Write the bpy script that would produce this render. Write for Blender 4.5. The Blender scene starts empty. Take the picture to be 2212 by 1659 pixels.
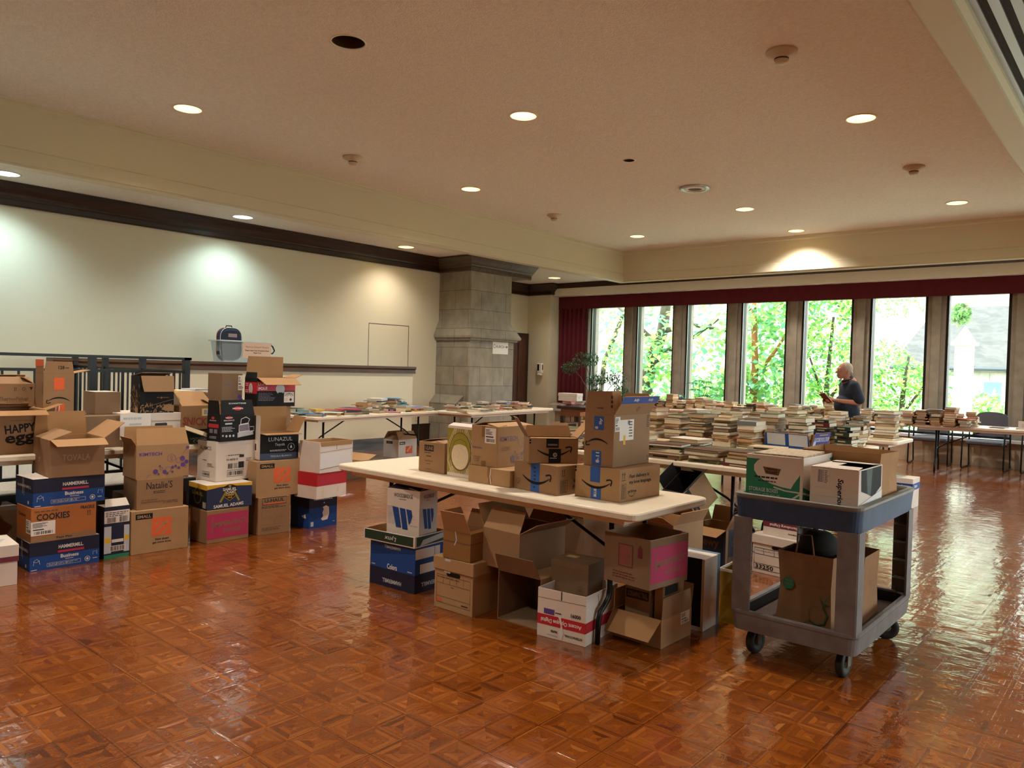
import bpy, math, random
from mathutils import Matrix, Vector, Euler
sc = bpy.context.scene
COL = sc.collection
PI = math.pi
def R(d): return math.radians(d)
# ---------------------------------------------------------------- camera
YAW, PITCH, ROLL, FPX, HC = -0.70845382, -0.02114635, 0.02823779, 1647.50531, 1.44
cy, sy, cp, sp = math.cos(YAW), math.sin(YAW), math.cos(PITCH), math.sin(PITCH)
fwd = Vector((sy*cp, cy*cp, sp)); rgt = Vector((cy, -sy, 0)); up = rgt.cross(fwd)
rr = math.cos(ROLL)*rgt + math.sin(ROLL)*up; uu = -math.sin(ROLL)*rgt + math.cos(ROLL)*up
cam = bpy.data.cameras.new('camera'); cam.sensor_width = 36.0; cam.lens = FPX/2212*36.0
cam.clip_start = 0.05; cam.clip_end = 300
co = bpy.data.objects.new('camera', cam); COL.objects.link(co)
co.matrix_world = Matrix(((rr.x, uu.x, -fwd.x, 0), (rr.y, uu.y, -fwd.y, 0), (rr.z, uu.z, -fwd.z, HC), (0, 0, 0, 1)))
sc.camera = co
# ---------------------------------------------------------------- world, exposure
w = bpy.data.worlds.new('sky'); sc.world = w; w.use_nodes = True
bg = w.node_tree.nodes['Background']; bg.inputs[0].default_value = (0.86, 0.97, 1.0, 1); bg.inputs[1].default_value = 5.0
vs = sc.view_settings; vs.view_transform = 'Standard'; vs.look = 'None'; vs.gamma = 1.0; vs.use_curve_mapping = False
vs.exposure = 1.32
cc = sc.cycles; cc.use_denoising = True; cc.max_bounces = 8; cc.diffuse_bounces = 7; cc.glossy_bounces = 4
cc.transparent_max_bounces = 12; cc.transmission_bounces = 4; cc.sample_clamp_indirect = 6.0; cc.caustics_reflective = False; cc.caustics_refractive = False
WARM, COOL = (1.0, 0.91, 0.79), (0.60, 0.88, 1.0)
WARM_W, COOL_W = 128.0, 52.0
portal = bpy.data.lights.new('window_daylight', 'AREA'); portal.shape = 'RECTANGLE'; portal.size = 12.6; portal.size_y = 2.5
portal.cycles.is_portal = True
po = bpy.data.objects.new('window_daylight', portal); COL.objects.link(po)
po.location = (-4.8, 15.30, 1.7); po.rotation_euler = (R(-90), 0, 0)
portal2 = bpy.data.lights.new('added_side_daylight', 'AREA'); portal2.shape = 'RECTANGLE'; portal2.size = 8.0; portal2.size_y = 2.4  # portal for the unseen windows added in the right wall
portal2.cycles.is_portal = True
po2 = bpy.data.objects.new('added_side_daylight', portal2); COL.objects.link(po2)
po2.location = (4.32, 8.2, 1.75); po2.rotation_euler = (0, R(90), 0); po2.rotation_euler = Euler((R(90), 0, R(90))).to_matrix().to_euler()
# ---------------------------------------------------------------- colour and node helpers
def lin(c):
    if isinstance(c, str):
        c = [int(c[i:i+2], 16)/255 for i in (0, 2, 4)]
        return tuple(v/12.92 if v <= .04045 else ((v+.055)/1.055)**2.4 for v in c)
    return tuple(c)
MATS = {}
def mat(name, col, rough=.6, noise=0, nscale=8, bump=0, bscale=40, metal=0, coat=0, emit=0, spec=.5, trans=0):
    if name in MATS: return MATS[name]
    m = bpy.data.materials.new(name); m.use_nodes = True; MATS[name] = m
    nt = m.node_tree; b = nt.nodes['Principled BSDF']; c = lin(col)
    b.inputs['Base Color'].default_value = (*c, 1); b.inputs['Roughness'].default_value = rough
    b.inputs['Metallic'].default_value = metal; b.inputs['Coat Weight'].default_value = coat
    b.inputs['Specular IOR Level'].default_value = spec
    m.diffuse_color = (*c, 1)
    if emit:
        b.inputs['Emission Color'].default_value = (*c, 1); b.inputs['Emission Strength'].default_value = emit
    tc = None
    if noise or bump:
        tc = nt.nodes.new('ShaderNodeTexCoord')
    if noise:
        n = nt.nodes.new('ShaderNodeTexNoise'); n.inputs['Scale'].default_value = nscale; n.inputs['Detail'].default_value = 5
        nt.links.new(tc.outputs['Object'], n.inputs['Vector'])
        r = nt.nodes.new('ShaderNodeMapRange'); r.inputs[1].default_value = .3; r.inputs[2].default_value = .7
        r.inputs[3].default_value = 1-noise; r.inputs[4].default_value = 1+noise
        nt.links.new(n.outputs['Fac'], r.inputs[0])
        x = nt.nodes.new('ShaderNodeVectorMath'); x.operation = 'SCALE'; x.inputs[0].default_value = c
        nt.links.new(r.outputs[0], x.inputs['Scale']); nt.links.new(x.outputs[0], b.inputs['Base Color'])
    if bump:
        n = nt.nodes.new('ShaderNodeTexNoise'); n.inputs['Scale'].default_value = bscale; n.inputs['Detail'].default_value = 3
        nt.links.new(tc.outputs['Object'], n.inputs['Vector'])
        u = nt.nodes.new('ShaderNodeBump'); u.inputs['Strength'].default_value = bump; u.inputs['Distance'].default_value = .01
        nt.links.new(n.outputs['Fac'], u.inputs['Height']); nt.links.new(u.outputs[0], b.inputs['Normal'])
    if trans:
        t = nt.nodes.new('ShaderNodeBsdfTranslucent'); t.inputs[0].default_value = (*c, 1)
        mx = nt.nodes.new('ShaderNodeMixShader'); mx.inputs[0].default_value = trans
        out = nt.nodes['Material Output']
        nt.links.new(b.outputs[0], mx.inputs[1]); nt.links.new(t.outputs[0], mx.inputs[2]); nt.links.new(mx.outputs[0], out.inputs[0])
    return m
class NT:
    """tiny expression builder on a node tree"""
    def __init__(s, m): s.nt = m.node_tree; s.b = s.nt.nodes['Principled BSDF']
    def n(s, t): return s.nt.nodes.new(t)
    def put(s, sock, v):
        if hasattr(v, 'links') or isinstance(v, bpy.types.NodeSocket): s.nt.links.new(v, sock)
        else: sock.default_value = v
    def m(s, op, a, b=0, c=0):
        x = s.n('ShaderNodeMath'); x.operation = op
        s.put(x.inputs[0], a); s.put(x.inputs[1], b); s.put(x.inputs[2], c); return x.outputs[0]
    def vec(s, a, b, c=0):
        x = s.n('ShaderNodeCombineXYZ'); s.put(x.inputs[0], a); s.put(x.inputs[1], b); s.put(x.inputs[2], c); return x.outputs[0]
    def white(s, v):
        x = s.n('ShaderNodeTexWhiteNoise'); x.noise_dimensions = '3D'; s.put(x.inputs['Vector'], v); return x.outputs['Value']
    def noise(s, v, sc_, d=3):
        x = s.n('ShaderNodeTexNoise'); s.put(x.inputs['Vector'], v); x.inputs['Scale'].default_value = sc_; x.inputs['Detail'].default_value = d; return x.outputs['Fac']
    def ramp(s, f, stops):
        x = s.n('ShaderNodeValToRGB'); e = x.color_ramp.elements
        e[0].position, e[0].color = stops[0][0], (*lin(stops[0][1]), 1)
        e[1].position, e[1].color = stops[-1][0], (*lin(stops[-1][1]), 1)
        for p, c in stops[1:-1]:
            q = e.new(p); q.color = (*lin(c), 1)
        s.put(x.inputs[0], f); return x.outputs[0]
    def mul(s, col, f):
        x = s.n('ShaderNodeVectorMath'); x.operation = 'SCALE'; s.put(x.inputs[0], col); s.put(x.inputs['Scale'], f); return x.outputs[0]
    def bump(s, h, st, dist=.01):
        x = s.n('ShaderNodeBump'); x.inputs['Strength'].default_value = st; x.inputs['Distance'].default_value = dist
        s.put(x.inputs['Height'], h); s.nt.links.new(x.outputs[0], s.b.inputs['Normal']); return x
    def xyz(s):
        t = s.n('ShaderNodeTexCoord'); x = s.n('ShaderNodeSeparateXYZ'); s.nt.links.new(t.outputs['Object'], x.inputs[0]); s.pos = t.outputs['Object']; return x.outputs
# parquet: 12 inch panels of finger blocks
def parquet():
    m = mat('parquet', '8a4a20', rough=.16, coat=.5); k = NT(m); X, Y, Z = k.xyz(); T = .305; S = T/2
    x = k.m('ADD', X, 60*T+.655); y = k.m('ADD', Y, 60*T+.03)
    bx = k.m('FLOOR', k.m('DIVIDE', x, S)); by = k.m('FLOOR', k.m('DIVIDE', y, S))
    u = k.m('SUBTRACT', k.m('FRACT', k.m('DIVIDE', x, S)), .5); v = k.m('SUBTRACT', k.m('FRACT', k.m('DIVIDE', y, S)), .5)
    au = k.m('ABSOLUTE', u); av = k.m('ABSOLUTE', v); r_ = k.m('MULTIPLY', k.m('MAXIMUM', au, av), 7.0)
    ring = k.m('FLOOR', r_); rf = k.m('FRACT', r_)
    hor = k.m('GREATER_THAN', au, av)
    side = k.m('ADD', k.m('MULTIPLY', hor, k.m('ADD', 1, k.m('GREATER_THAN', u, 0))), k.m('MULTIPLY', k.m('SUBTRACT', 1, hor), k.m('ADD', 3, k.m('GREATER_THAN', v, 0))))
    rnd = k.white(k.vec(bx, by, k.m('ADD', k.m('MULTIPLY', ring, 7), side)))
    along = k.m('ADD', k.m('MULTIPLY', hor, v), k.m('MULTIPLY', k.m('SUBTRACT', 1, hor), u))
    rnd2 = k.white(k.vec(k.m('FLOOR', k.m('DIVIDE', x, T)), k.m('FLOOR', k.m('DIVIDE', y, T)), 7))
    val = k.m('ADD', k.m('MULTIPLY', rnd, .78), k.m('MULTIPLY', rnd2, .22))
    col = k.ramp(val, [(0, '4a2008'), (.15, '6e340c'), (.6, '7e4010'), (.86, '8a4a16'), (1, '9c5a22')])
    gr = k.noise(k.vec(k.m('MULTIPLY', r_, 9), k.m('MULTIPLY', along, 5), rnd), 2.2, 4)
    col = k.mul(col, k.m('ADD', .75, k.m('MULTIPLY', gr, .5)))
    ex = k.m('ABSOLUTE', k.m('SUBTRACT', k.m('FRACT', k.m('DIVIDE', x, T)), .5)); ey = k.m('ABSOLUTE', k.m('SUBTRACT', k.m('FRACT', k.m('DIVIDE', y, T)), .5))
    tile = k.m('GREATER_THAN', k.m('MAXIMUM', ex, ey), .494)
    seam = k.m('GREATER_THAN', k.m('ABSOLUTE', k.m('SUBTRACT', rf, .5)), .455)
    dark = k.m('SUBTRACT', 1, k.m('MAXIMUM', k.m('MULTIPLY', tile, .75), k.m('MULTIPLY', seam, .3)))
    k.nt.links.new(k.mul(col, dark), k.b.inputs['Base Color'])
    tilt = k.m('MULTIPLY', k.m('SUBTRACT', rnd, .5), k.m('SUBTRACT', rf, .5))
    h = k.m('ADD', k.m('MULTIPLY', tilt, .7), k.m('MULTIPLY', k.noise(k.pos, 9, 2), 1.3))
    h = k.m('ADD', h, k.m('MULTIPLY', k.noise(k.pos, 55, 2), .38))
    h = k.m('SUBTRACT', h, k.m('MULTIPLY', k.m('MAXIMUM', tile, k.m('MULTIPLY', seam, .4)), .4))
    k.bump(h, .5, .004)
    k.put(k.b.inputs['Roughness'], k.m('ADD', .09, k.m('MULTIPLY', k.noise(k.pos, 5, 3), .10))); k.b.inputs['Coat Roughness'].default_value = .06; k.b.inputs['Specular IOR Level'].default_value = .7
    k.nt.links.new(k.b.inputs['Normal'].links[0].from_socket, k.b.inputs['Coat Normal'])
    return m
def stone(name, c1, c2, w_=.62, h_=.33):
    m = mat(name, c1, rough=.85); k = NT(m); X, Y, Z = k.xyz()
    br = k.n('ShaderNodeTexBrick'); k.put(br.inputs['Vector'], k.vec(k.m('ADD', X, Y), Z))
    br.inputs['Scale'].default_value = 1.0; br.inputs['Brick Width'].default_value = w_; br.inputs['Row Height'].default_value = h_
    br.inputs['Mortar Size'].default_value = .004; br.offset = .5; br.inputs['Mortar Smooth'].default_value = .3
    br.inputs['Color1'].default_value = (*lin(c1), 1); br.inputs['Color2'].default_value = (*lin(c2), 1); br.inputs['Mortar'].default_value = (*lin('4d463c'), 1)
    n = k.noise(k.vec(k.m('MULTIPLY', X, 1.5), k.m('MULTIPLY', Y, 1.5), Z), 4, 6)
    k.nt.links.new(k.mul(br.outputs[0], k.m('ADD', .55, k.m('MULTIPLY', n, .9))), k.b.inputs['Base Color'])
    k.bump(k.m('ADD', k.m('MULTIPLY', n, .5), k.m('MULTIPLY', br.outputs['Fac'], -.5)), .5, .01)
    return m
def wood(name, c1, c2, scale=6, rough=.35, axis='Z'):
    m = mat(name, c1, rough=rough); k = NT(m); X, Y, Z = k.xyz()
    v = k.vec(k.m('MULTIPLY', X, 1 if axis != 'X' else .12), k.m('MULTIPLY', Y, 1 if axis != 'Y' else .12), k.m('MULTIPLY', Z, 1 if axis != 'Z' else .12))
    n = k.noise(v, scale*4, 6); k.nt.links.new(k.ramp(n, [(.3, c1), (.7, c2)]), k.b.inputs['Base Color']); return m
def glassmat():
    m = bpy.data.materials.new('window_glass'); m.use_nodes = True; nt = m.node_tree; nt.nodes.clear()
    o = nt.nodes.new('ShaderNodeOutputMaterial'); t = nt.nodes.new('ShaderNodeBsdfTransparent'); g = nt.nodes.new('ShaderNodeBsdfGlossy')
    t.inputs[0].default_value = (.93, .97, .95, 1); g.inputs['Roughness'].default_value = .02
    x = nt.nodes.new('ShaderNodeMixShader'); f = nt.nodes.new('ShaderNodeFresnel'); f.inputs[0].default_value = 1.35
    nt.links.new(f.outputs[0], x.inputs[0]); nt.links.new(t.outputs[0], x.inputs[1]); nt.links.new(g.outputs[0], x.inputs[2]); nt.links.new(x.outputs[0], o.inputs[0])
    return m
def clearplastic(name, tint, fac):
    m = bpy.data.materials.new(name); m.use_nodes = True; nt = m.node_tree; b = nt.nodes['Principled BSDF']; o = nt.nodes['Material Output']
    b.inputs['Base Color'].default_value = (*lin(tint), 1); b.inputs['Roughness'].default_value = .25
    t = nt.nodes.new('ShaderNodeBsdfTransparent'); x = nt.nodes.new('ShaderNodeMixShader'); x.inputs[0].default_value = fac
    nt.links.new(t.outputs[0], x.inputs[1]); nt.links.new(b.outputs[0], x.inputs[2]); nt.links.new(x.outputs[0], o.inputs[0]); return m
# ---------------------------------------------------------------- mesh helpers
class MB:
    def __init__(s): s.v = []; s.f = []; s.mi = []; s.ms = []; s.sm = []
    def slot(s, m):
        if m not in s.ms: s.ms.append(m)
        return s.ms.index(m)
    def poly(s, pts, m, sm=False):
        i = len(s.v); s.v += [tuple(p) for p in pts]; s.f.append(tuple(range(i, i+len(pts)))); s.mi.append(s.slot(m)); s.sm.append(sm)
    def faces(s, vs_, fs, m, sm=False):
        i = len(s.v); s.v += [tuple(p) for p in vs_]; k = s.slot(m)
        for f in fs: s.f.append(tuple(i+j for j in f)); s.mi.append(k); s.sm.append(sm)
    def box(s, x0, y0, z0, x1, y1, z1, m, M=None):
        vs_ = [Vector((x, y, z)) for z in (z0, z1) for x, y in ((x0, y0), (x1, y0), (x1, y1), (x0, y1))]
        if M is not None: vs_ = [M @ p for p in vs_]
        s.faces(vs_, [(3, 2, 1, 0), (4, 5, 6, 7), (0, 1, 5, 4), (1, 2, 6, 5), (2, 3, 7, 6), (3, 0, 4, 7)], m)
    def frame_box(s, x0, y0, z0, x1, y1, z1, th, m, minn=None, floor_=True):
        """open-top container with wall thickness th"""
        def ring(x0, y0, x1, y1, z): return [(x0, y0, z), (x1, y0, z), (x1, y1, z), (x0, y1, z)]
        v = ring(x0, y0, x1, y1, z0)+ring(x0, y0, x1, y1, z1)+ring(x0+th, y0+th, x1-th, y1-th, z1)+ring(x0+th, y0+th, x1-th, y1-th, z0+th)
        f = [(3, 2, 1, 0)] + [(i, (i+1) % 4, 4+(i+1) % 4, 4+i) for i in range(4)] + [(4+i, 4+(i+1) % 4, 8+(i+1) % 4, 8+i) for i in range(4)]
        s.faces(v, f, m)
        i = len(s.v)-16; k = s.slot(minn or m)
        for j in range(4): s.f.append((i+8+j, i+8+(j+1) % 4, i+12+(j+1) % 4, i+12+j)); s.mi.append(k); s.sm.append(False)
        s.f.append((i+12, i+13, i+14, i+15)); s.mi.append(k); s.sm.append(False)
    def tube(s, pts, r, m, n=8, caps=True, r1=None):
        pts = [Vector(p) for p in pts]; rings = []; prev = None
        for i, p in enumerate(pts):
            d = (pts[min(i+1, len(pts)-1)]-pts[max(i-1, 0)]).normalized()
            a = (prev - prev.dot(d)*d) if prev is not None else d.orthogonal()
            a.normalize(); prev = a; b = d.cross(a); q = r if r1 is None else r+(r1-r)*i/(len(pts)-1)
            rings.append([p+q*(math.cos(2*PI*k/n)*a+math.sin(2*PI*k/n)*b) for k in range(n)])
        v = [p for g in rings for p in g]
        f = [(i*n+k, i*n+(k+1) % n, (i+1)*n+(k+1) % n, (i+1)*n+k) for i in range(len(rings)-1) for k in range(n)]
        if caps: f += [tuple(range(n-1, -1, -1)), tuple((len(rings)-1)*n+k for k in range(n))]
        s.faces(v, f, m, True)
    def lathe(s, prof, m, c=(0, 0, 0), n=24, M=None, sm=True):
        v = [Vector((c[0]+r*math.cos(2*PI*k/n), c[1]+r*math.sin(2*PI*k/n), c[2]+z)) for r, z in prof for k in range(n)]
        if M is not None: v = [M @ p for p in v]
        f = [(i*n+k, i*n+(k+1) % n, (i+1)*n+(k+1) % n, (i+1)*n+k) for i in range(len(prof)-1) for k in range(n)]
        s.faces(v, f, m, sm)
    def disc(s, c, r, m, n=24, down=False):
        p = [(c[0]+r*math.cos(2*PI*k/n), c[1]+r*math.sin(2*PI*k/n), c[2]) for k in range(n)]
        s.poly(p[::-1] if down else p, m)
    def sweep(s, path, prof, m, closed=False, z=0):
        """path: xy points; prof: (offset to the left of travel, z) points; mitred"""
        P = [Vector((p[0], p[1])) for p in path]; n = len(P); rings = []
        for i in range(n):
            a = (P[i]-P[i-1]).normalized() if (i > 0 or closed) else None
            b = (P[(i+1) % n]-P[i]).normalized() if (i < n-1 or closed) else None
            na = Vector((-a.y, a.x)) if a is not None else None; nb = Vector((-b.y, b.x)) if b is not None else None
            if na is None: d = nb
            elif nb is None: d = na
            else: d = (na+nb); d = d/ max(.2, d.dot(na))
            rings.append([(P[i].x+d.x*o, P[i].y+d.y*o, z+zz) for o, zz in prof])
        k = len(prof); v = [p for r_ in rings for p in r_]; f = []
        for i in range(n if closed else n-1):
            j = (i+1) % n
            for q in range(k): f.append((i*k+q, j*k+q, j*k+(q+1) % k, i*k+(q+1) % k))
        if not closed: f += [tuple(range(k)), tuple((n-1)*k+q for q in range(k-1, -1, -1))]
        s.faces(v, f, m)
    def build(s, name, parent=None, bevel=0, seg=2, mods=None):
        me = bpy.data.meshes.new(name); me.from_pydata(s.v, [], s.f)
        for m in s.ms: me.materials.append(m)
        me.polygons.foreach_set('material_index', s.mi); me.polygons.foreach_set('use_smooth', s.sm); me.update()
        o = bpy.data.objects.new(name, me); COL.objects.link(o)
        if parent is not None: o.parent = parent
        if bevel:
            b = o.modifiers.new('bevel', 'BEVEL'); b.width = bevel; b.segments = seg; b.limit_method = 'ANGLE'; b.angle_limit = R(40)
        return o
def thing(name, label, cat, loc=(0, 0, 0), rz=0, group=None):
    o = bpy.data.objects.new(name, None); COL.objects.link(o); o.empty_display_size = .1
    o.location = loc; o.rotation_euler = (0, 0, rz); return tag(o, label, cat, group)
def tag(o, label, cat, group=None, kind=None):
    o['label'] = label; o['category'] = cat
    if group: o['group'] = group
    if kind: o['kind'] = kind
    return o
def struct(o, label=None):
    o['kind'] = 'structure'
    if label: o['label'] = label
    return o
def copy_tree(o, parent=None):
    kids = KIDS.get(o.name, [])
    c = o.copy(); COL.objects.link(c)
    if parent is not None: c.parent = parent
    KIDS[c.name] = []
    for k in kids: KIDS[c.name].append(copy_tree(k, c))
    return c
KIDS = {}
# ---------------------------------------------------------------- lettering
TXT = {}
def text_mesh(s, bold):
    k = (s, bold)
    if k not in TXT:
        c = bpy.data.curves.new('lettering', 'FONT'); c.body = s; c.size = 1; c.resolution_u = 2; c.offset = .028 if bold else .006
        o = bpy.data.objects.new('lettering', c); me = bpy.data.meshes.new_from_object(o)
        vs_ = [(v.co.x, v.co.y) for v in me.vertices]; fs = [tuple(p.vertices) for p in me.polygons]
        bpy.data.objects.remove(o); bpy.data.curves.remove(c); bpy.data.meshes.remove(me)
        x0 = min(v[0] for v in vs_); x1 = max(v[0] for v in vs_); y0 = min(v[1] for v in vs_); y1 = max(v[1] for v in vs_)
        TXT[k] = ([((x-x0)/(x1-x0)-.5, (y-y0)/(y1-y0)-.5) for x, y in vs_], fs)
    return TXT[k]
def prints(mb, frame, W, H, specs, lift=.0007):
    O, S, T = (Vector(q) for q in frame); Nn = S.cross(T); rnd = random.Random(int(W*9999+H*777)+len(specs))
    L = [lift]
    def P(s, t): return O+S*(s*W)+T*(t*H)+Nn*L[0]
    def PM(x, y): return O+S*x+T*y+Nn*L[0]
    def rect(s0, t0, s1, t1, m): mb.poly([P(s0, t0), P(s1, t0), P(s1, t1), P(s0, t1)], m)
    def text(tx, cs, ct, wf, hf, m, rot=0, bold=True, shear=0):
        vs_, fs = text_mesh(tx, bold); a = R(rot); side = int(round(rot/90)) % 2 == 1
        w_, h_ = (wf*H, hf*W) if side else (wf*W, hf*H)
        mb.faces([PM(cs*W+(x*w_+shear*y*h_)*math.cos(a)-y*h_*math.sin(a), ct*H+(x*w_+shear*y*h_)*math.sin(a)+y*h_*math.cos(a)) for x, y in vs_], fs, m)
    def stroke(pts, wd, m, metric=False, taper=False):
        q = [Vector(p) if metric else Vector((p[0]*W, p[1]*H)) for p in pts]; l = []; r_ = []
        for i, p in enumerate(q):
            d = (q[min(i+1, len(q)-1)]-q[max(i-1, 0)]).normalized(); nn = Vector((-d.y, d.x))
            ww = wd*(.25+.75*math.sin(PI*min(1, (i+.6)/(len(q))*1.02))) if taper else wd
            l.append(p+nn*ww/2); r_.append(p-nn*ww/2)
        for i in range(len(q)-1): mb.poly([PM(*r_[i]), PM(*r_[i+1]), PM(*l[i+1]), PM(*l[i])], m)
    def circ(cs, ct, rx, ry, m, n=28, a0=0): mb.poly([PM(cs*W+rx*math.cos(2*PI*k/n+a0), ct*H+ry*math.sin(2*PI*k/n+a0)) for k in range(n)], m)
    def ring(cs, ct, rx, ry, wd, m, n=28, a0=0):
        stroke([(cs*W+rx*math.cos(2*PI*k/n+a0), ct*H+ry*math.sin(2*PI*k/n+a0)) for k in range(n+1)], wd, m, True)
    for sp_ in specs:
        k, a = sp_[0], sp_[1:]
        L[0] += .00012
        if k == 'r': rect(*a)
        elif k == 't': text(*a)
        elif k == 'p': mb.poly([P(*q) for q in a[0]], a[1])
        elif k == 'l': stroke(*a)
        elif k == 'c': circ(a[0], a[1], a[2], a[3] if len(a) > 4 else a[2], a[-1])
        elif k == 'o': ring(a[0], a[1], a[2], a[3], a[4], a[5])
        elif k == 'hex': (circ(a[0], a[1], a[2], a[2], a[4], 6, PI/6) if a[3] else ring(a[0], a[1], a[2], a[2], .0022, a[4], 6, PI/6))
        elif k == 'bar':
            s0, t0, s1, t1, m = a; x = s0
            while x < s1:
                d = rnd.choice((.006, .01, .016))*(s1-s0)*4; rect(x, t0, min(s1, x+d), t1, m); x += d+rnd.choice((.008, .012, .02))*(s1-s0)*3
        elif k == 'lines':
            s0, t0, s1, t1, n, m = a
            for i in range(n):
                t = t1-(t1-t0)*(i+.5)/n; e = s0+(s1-s0)*rnd.uniform(.65, 1); h_ = (t1-t0)/n*.22; x = s0
                while x < e:
                    d = rnd.uniform(.06, .16)*(s1-s0); rect(x, t-h_, min(e, x+d), t+h_, m); x += d+.025*(s1-s0)
        elif k == 'label':
            s0, t0, s1, t1 = a[:4]; rect(s0, t0, s1, t1, PAPER); L[0] += .00012; w_ = s1-s0; h_ = t1-t0
            prints_sub = [('lines', s0+.06*w_, t0+.55*h_, s0+.7*w_, t1-.08*h_, 5, INK), ('bar', s0+.12*w_, t0+.08*h_, s1-.1*w_, t0+.3*h_, INK), ('lines', s0+.08*w_, t0+.34*h_, s0+.8*w_, t0+.5*h_, 1, INK)]
            for q in prints_sub:
                if q[0] == 'bar':
                    x = q[1]
                    while x < q[3]: d = w_*rnd.choice((.012, .025, .04)); rect(x, q[2], min(q[3], x+d), q[4], INK); x += d+w_*rnd.choice((.015, .03))
                else:
                    for i in range(q[5]):
                        t = q[4]-(q[4]-q[2])*(i+.5)/q[5]; hh = (q[4]-q[2])/q[5]*.25; rect(q[1], t-hh, q[1]+(q[3]-q[1])*rnd.uniform(.5, 1), t+hh, INK)
        elif k == 'smile':
            cs, ct, wf, flip, m = a; wd = wf*W; f_ = -1 if flip else 1; pts = []
            for i in range(21):
                u = i/20*2-1; pts.append((cs*W+u*wd*.5*f_, ct*H+f_*(u*u-.5)*wd*.17))
            stroke(pts, wd*.075, m, True, True)
            e = pts[-1]; hx = lambda dx, dy: (e[0]+f_*dx*wd, e[1]+f_*dy*wd)
            stroke([hx(-.14, .07), hx(-.02, .10), hx(.045, .085), hx(.05, .03), hx(.015, -.07)], wd*.045, m, True)
        elif k == 'arrows':
            cs, ct, h_, m = a; hh = h_*H
            for dx in (-.22, .22):
                x = cs*W+dx*hh; y = ct*H; stroke([(x, y-hh*.4), (x, y+hh*.2)], hh*.09, m, True)
                mb.poly([PM(x-hh*.14, y+hh*.15), PM(x+hh*.14, y+hh*.15), PM(x, y+hh*.5)], m)
            stroke([(cs*W-hh*.45, ct*H-hh*.55), (cs*W+hh*.45, ct*H-hh*.55)], hh*.08, m, True)
# ---------------------------------------------------------------- materials
FLOOR = parquet()
CEIL = mat('ceiling_plaster', 'ebe6e0', rough=.95, noise=.06, nscale=30, bump=.9, bscale=70)
WALLP = mat('cream_wall_paint', 'd8d0b6', rough=.7, bump=.03, bscale=90)
BEAMP = mat('beam_paint', 'd6cfb8', rough=.5)
DOAK = wood('dark_oak', '1f100a', '3a2216', 5, .3, 'Y')
MOAK = wood('brown_oak', '3e2818', '5c3e26', 6, .4, 'Y')
STONE = stone('limestone_column', '958b7a', '8a8478', .70, .36)
STONE2 = mat('window_stone', '8a8072', rough=.85, noise=.15, nscale=6, bump=.15, bscale=30)
SILLST = mat('sill_stone', 'a8937a', rough=.8, noise=.1, nscale=5)
BLACKM = mat('black_metal', '0c0d0c', rough=.4, metal=.3)
BRONZE = mat('bronze_frame', '1f1a16', rough=.45, metal=.4)
GLASS = glassmat()
CURT = mat('crimson_curtain', '5a0a1c', rough=.85, noise=.15, nscale=12)
MARBLE = wood('dark_marble', '26221f', '6a625a', 3, .3, 'Y')
CARPET = mat('speckled_carpet', 'a59c90', rough=.95, noise=.35, nscale=120, bump=.6, bscale=150)
WHITEP = mat('white_paint', 'e8e4d8', rough=.5)
PAPER = mat('white_paper', 'e6e0d8', rough=.8)
INK = mat('black_ink', '1c1a1a', rough=.7)
CANY = mat('reflector_cream', 'f2e2a0', rough=.35)
CANS = mat('reflector_silver', 'e6efec', rough=.25)
ALUM = mat('brushed_aluminium', 'b8bcbc', rough=.35, metal=.8)
LAMPW = mat('lamp_warm', 'ffe6bc', emit=14.0)
LAMPC = mat('lamp_cool', 'e8fbff', emit=16.0)
# ---------------------------------------------------------------- floor, platform
m = MB(); m.box(-12.4, -4.2, -.1, 4.2, 15.3, 0, FLOOR); struct(m.build('floor'))
m = MB(); m.box(-9.95, -4.0, .0, -7.12, 3.62, .30, CARPET)
m.box(-7.14, -4.0, 0, -7.10, 3.62, .29, BLACKM); struct(m.build('trim_1'), 'carpeted stair platform behind the black railing')  # black front face puts the shadow under the platform edge into colour
# ---------------------------------------------------------------- ceilings with round openings
def holed(mb, x0, y0, x1, y1, z, holes, r, mt, hs=.17):
    xs = sorted({x0, x1} | {h[0]-hs for h in holes} | {h[0]+hs for h in holes}); ys = sorted({y0, y1} | {h[1]-hs for h in holes} | {h[1]+hs for h in holes})
    for i in range(len(xs)-1):
        for j in range(len(ys)-1):
            cx_, cy_ = (xs[i]+xs[i+1])/2, (ys[j]+ys[j+1])/2
            h = [q for q in holes if abs(q[0]-cx_) < .01 and abs(q[1]-cy_) < .01]
            if h:
                rad = h[0][2] if len(h[0]) > 2 else r; n = 32; o = []; inn = []
                for k in range(n):
                    a = 2*PI*k/n+PI/4; c, s_ = math.cos(a), math.sin(a); e = hs/max(abs(c), abs(s_))
                    o.append((cx_+e*c, cy_+e*s_, z)); inn.append((cx_+rad*c, cy_+rad*s_, z))
                mb.faces(o+inn, [(k, n+k, n+(k+1) % n, (k+1) % n) for k in range(n)], mt)
            else:
                mb.poly([(xs[i], ys[j], z), (xs[i], ys[j+1], z), (xs[i+1], ys[j+1], z), (xs[i+1], ys[j], z)], mt)
ZC, ZO = 4.08, 3.5
CX0, CX1, CY0, CY1 = -9.2, -1.05, -3.6, 14.4
MAIN = [(-7.94, 3.88), (-7.94, 8.2), (-7.94, 12.9), (-5.2, 6.13), (-5.2, 11.66), (-5.2, 13.89), (-2.45, 8.2), (-2.45, 12.9), (-5.2, 1.7), (-2.45, 3.88), (-2.45, -.4), (-7.94, -.4)]
DEAD = [(-5.2, 3.88), (-5.2, 8.2, .07)]
OUTC = [(-10.15, -3.0), (-10.15, -.1), (-10.15, 2.85), (-10.15, 5.8), (-10.15, 8.9), (-10.56, 13.69)]
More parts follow.
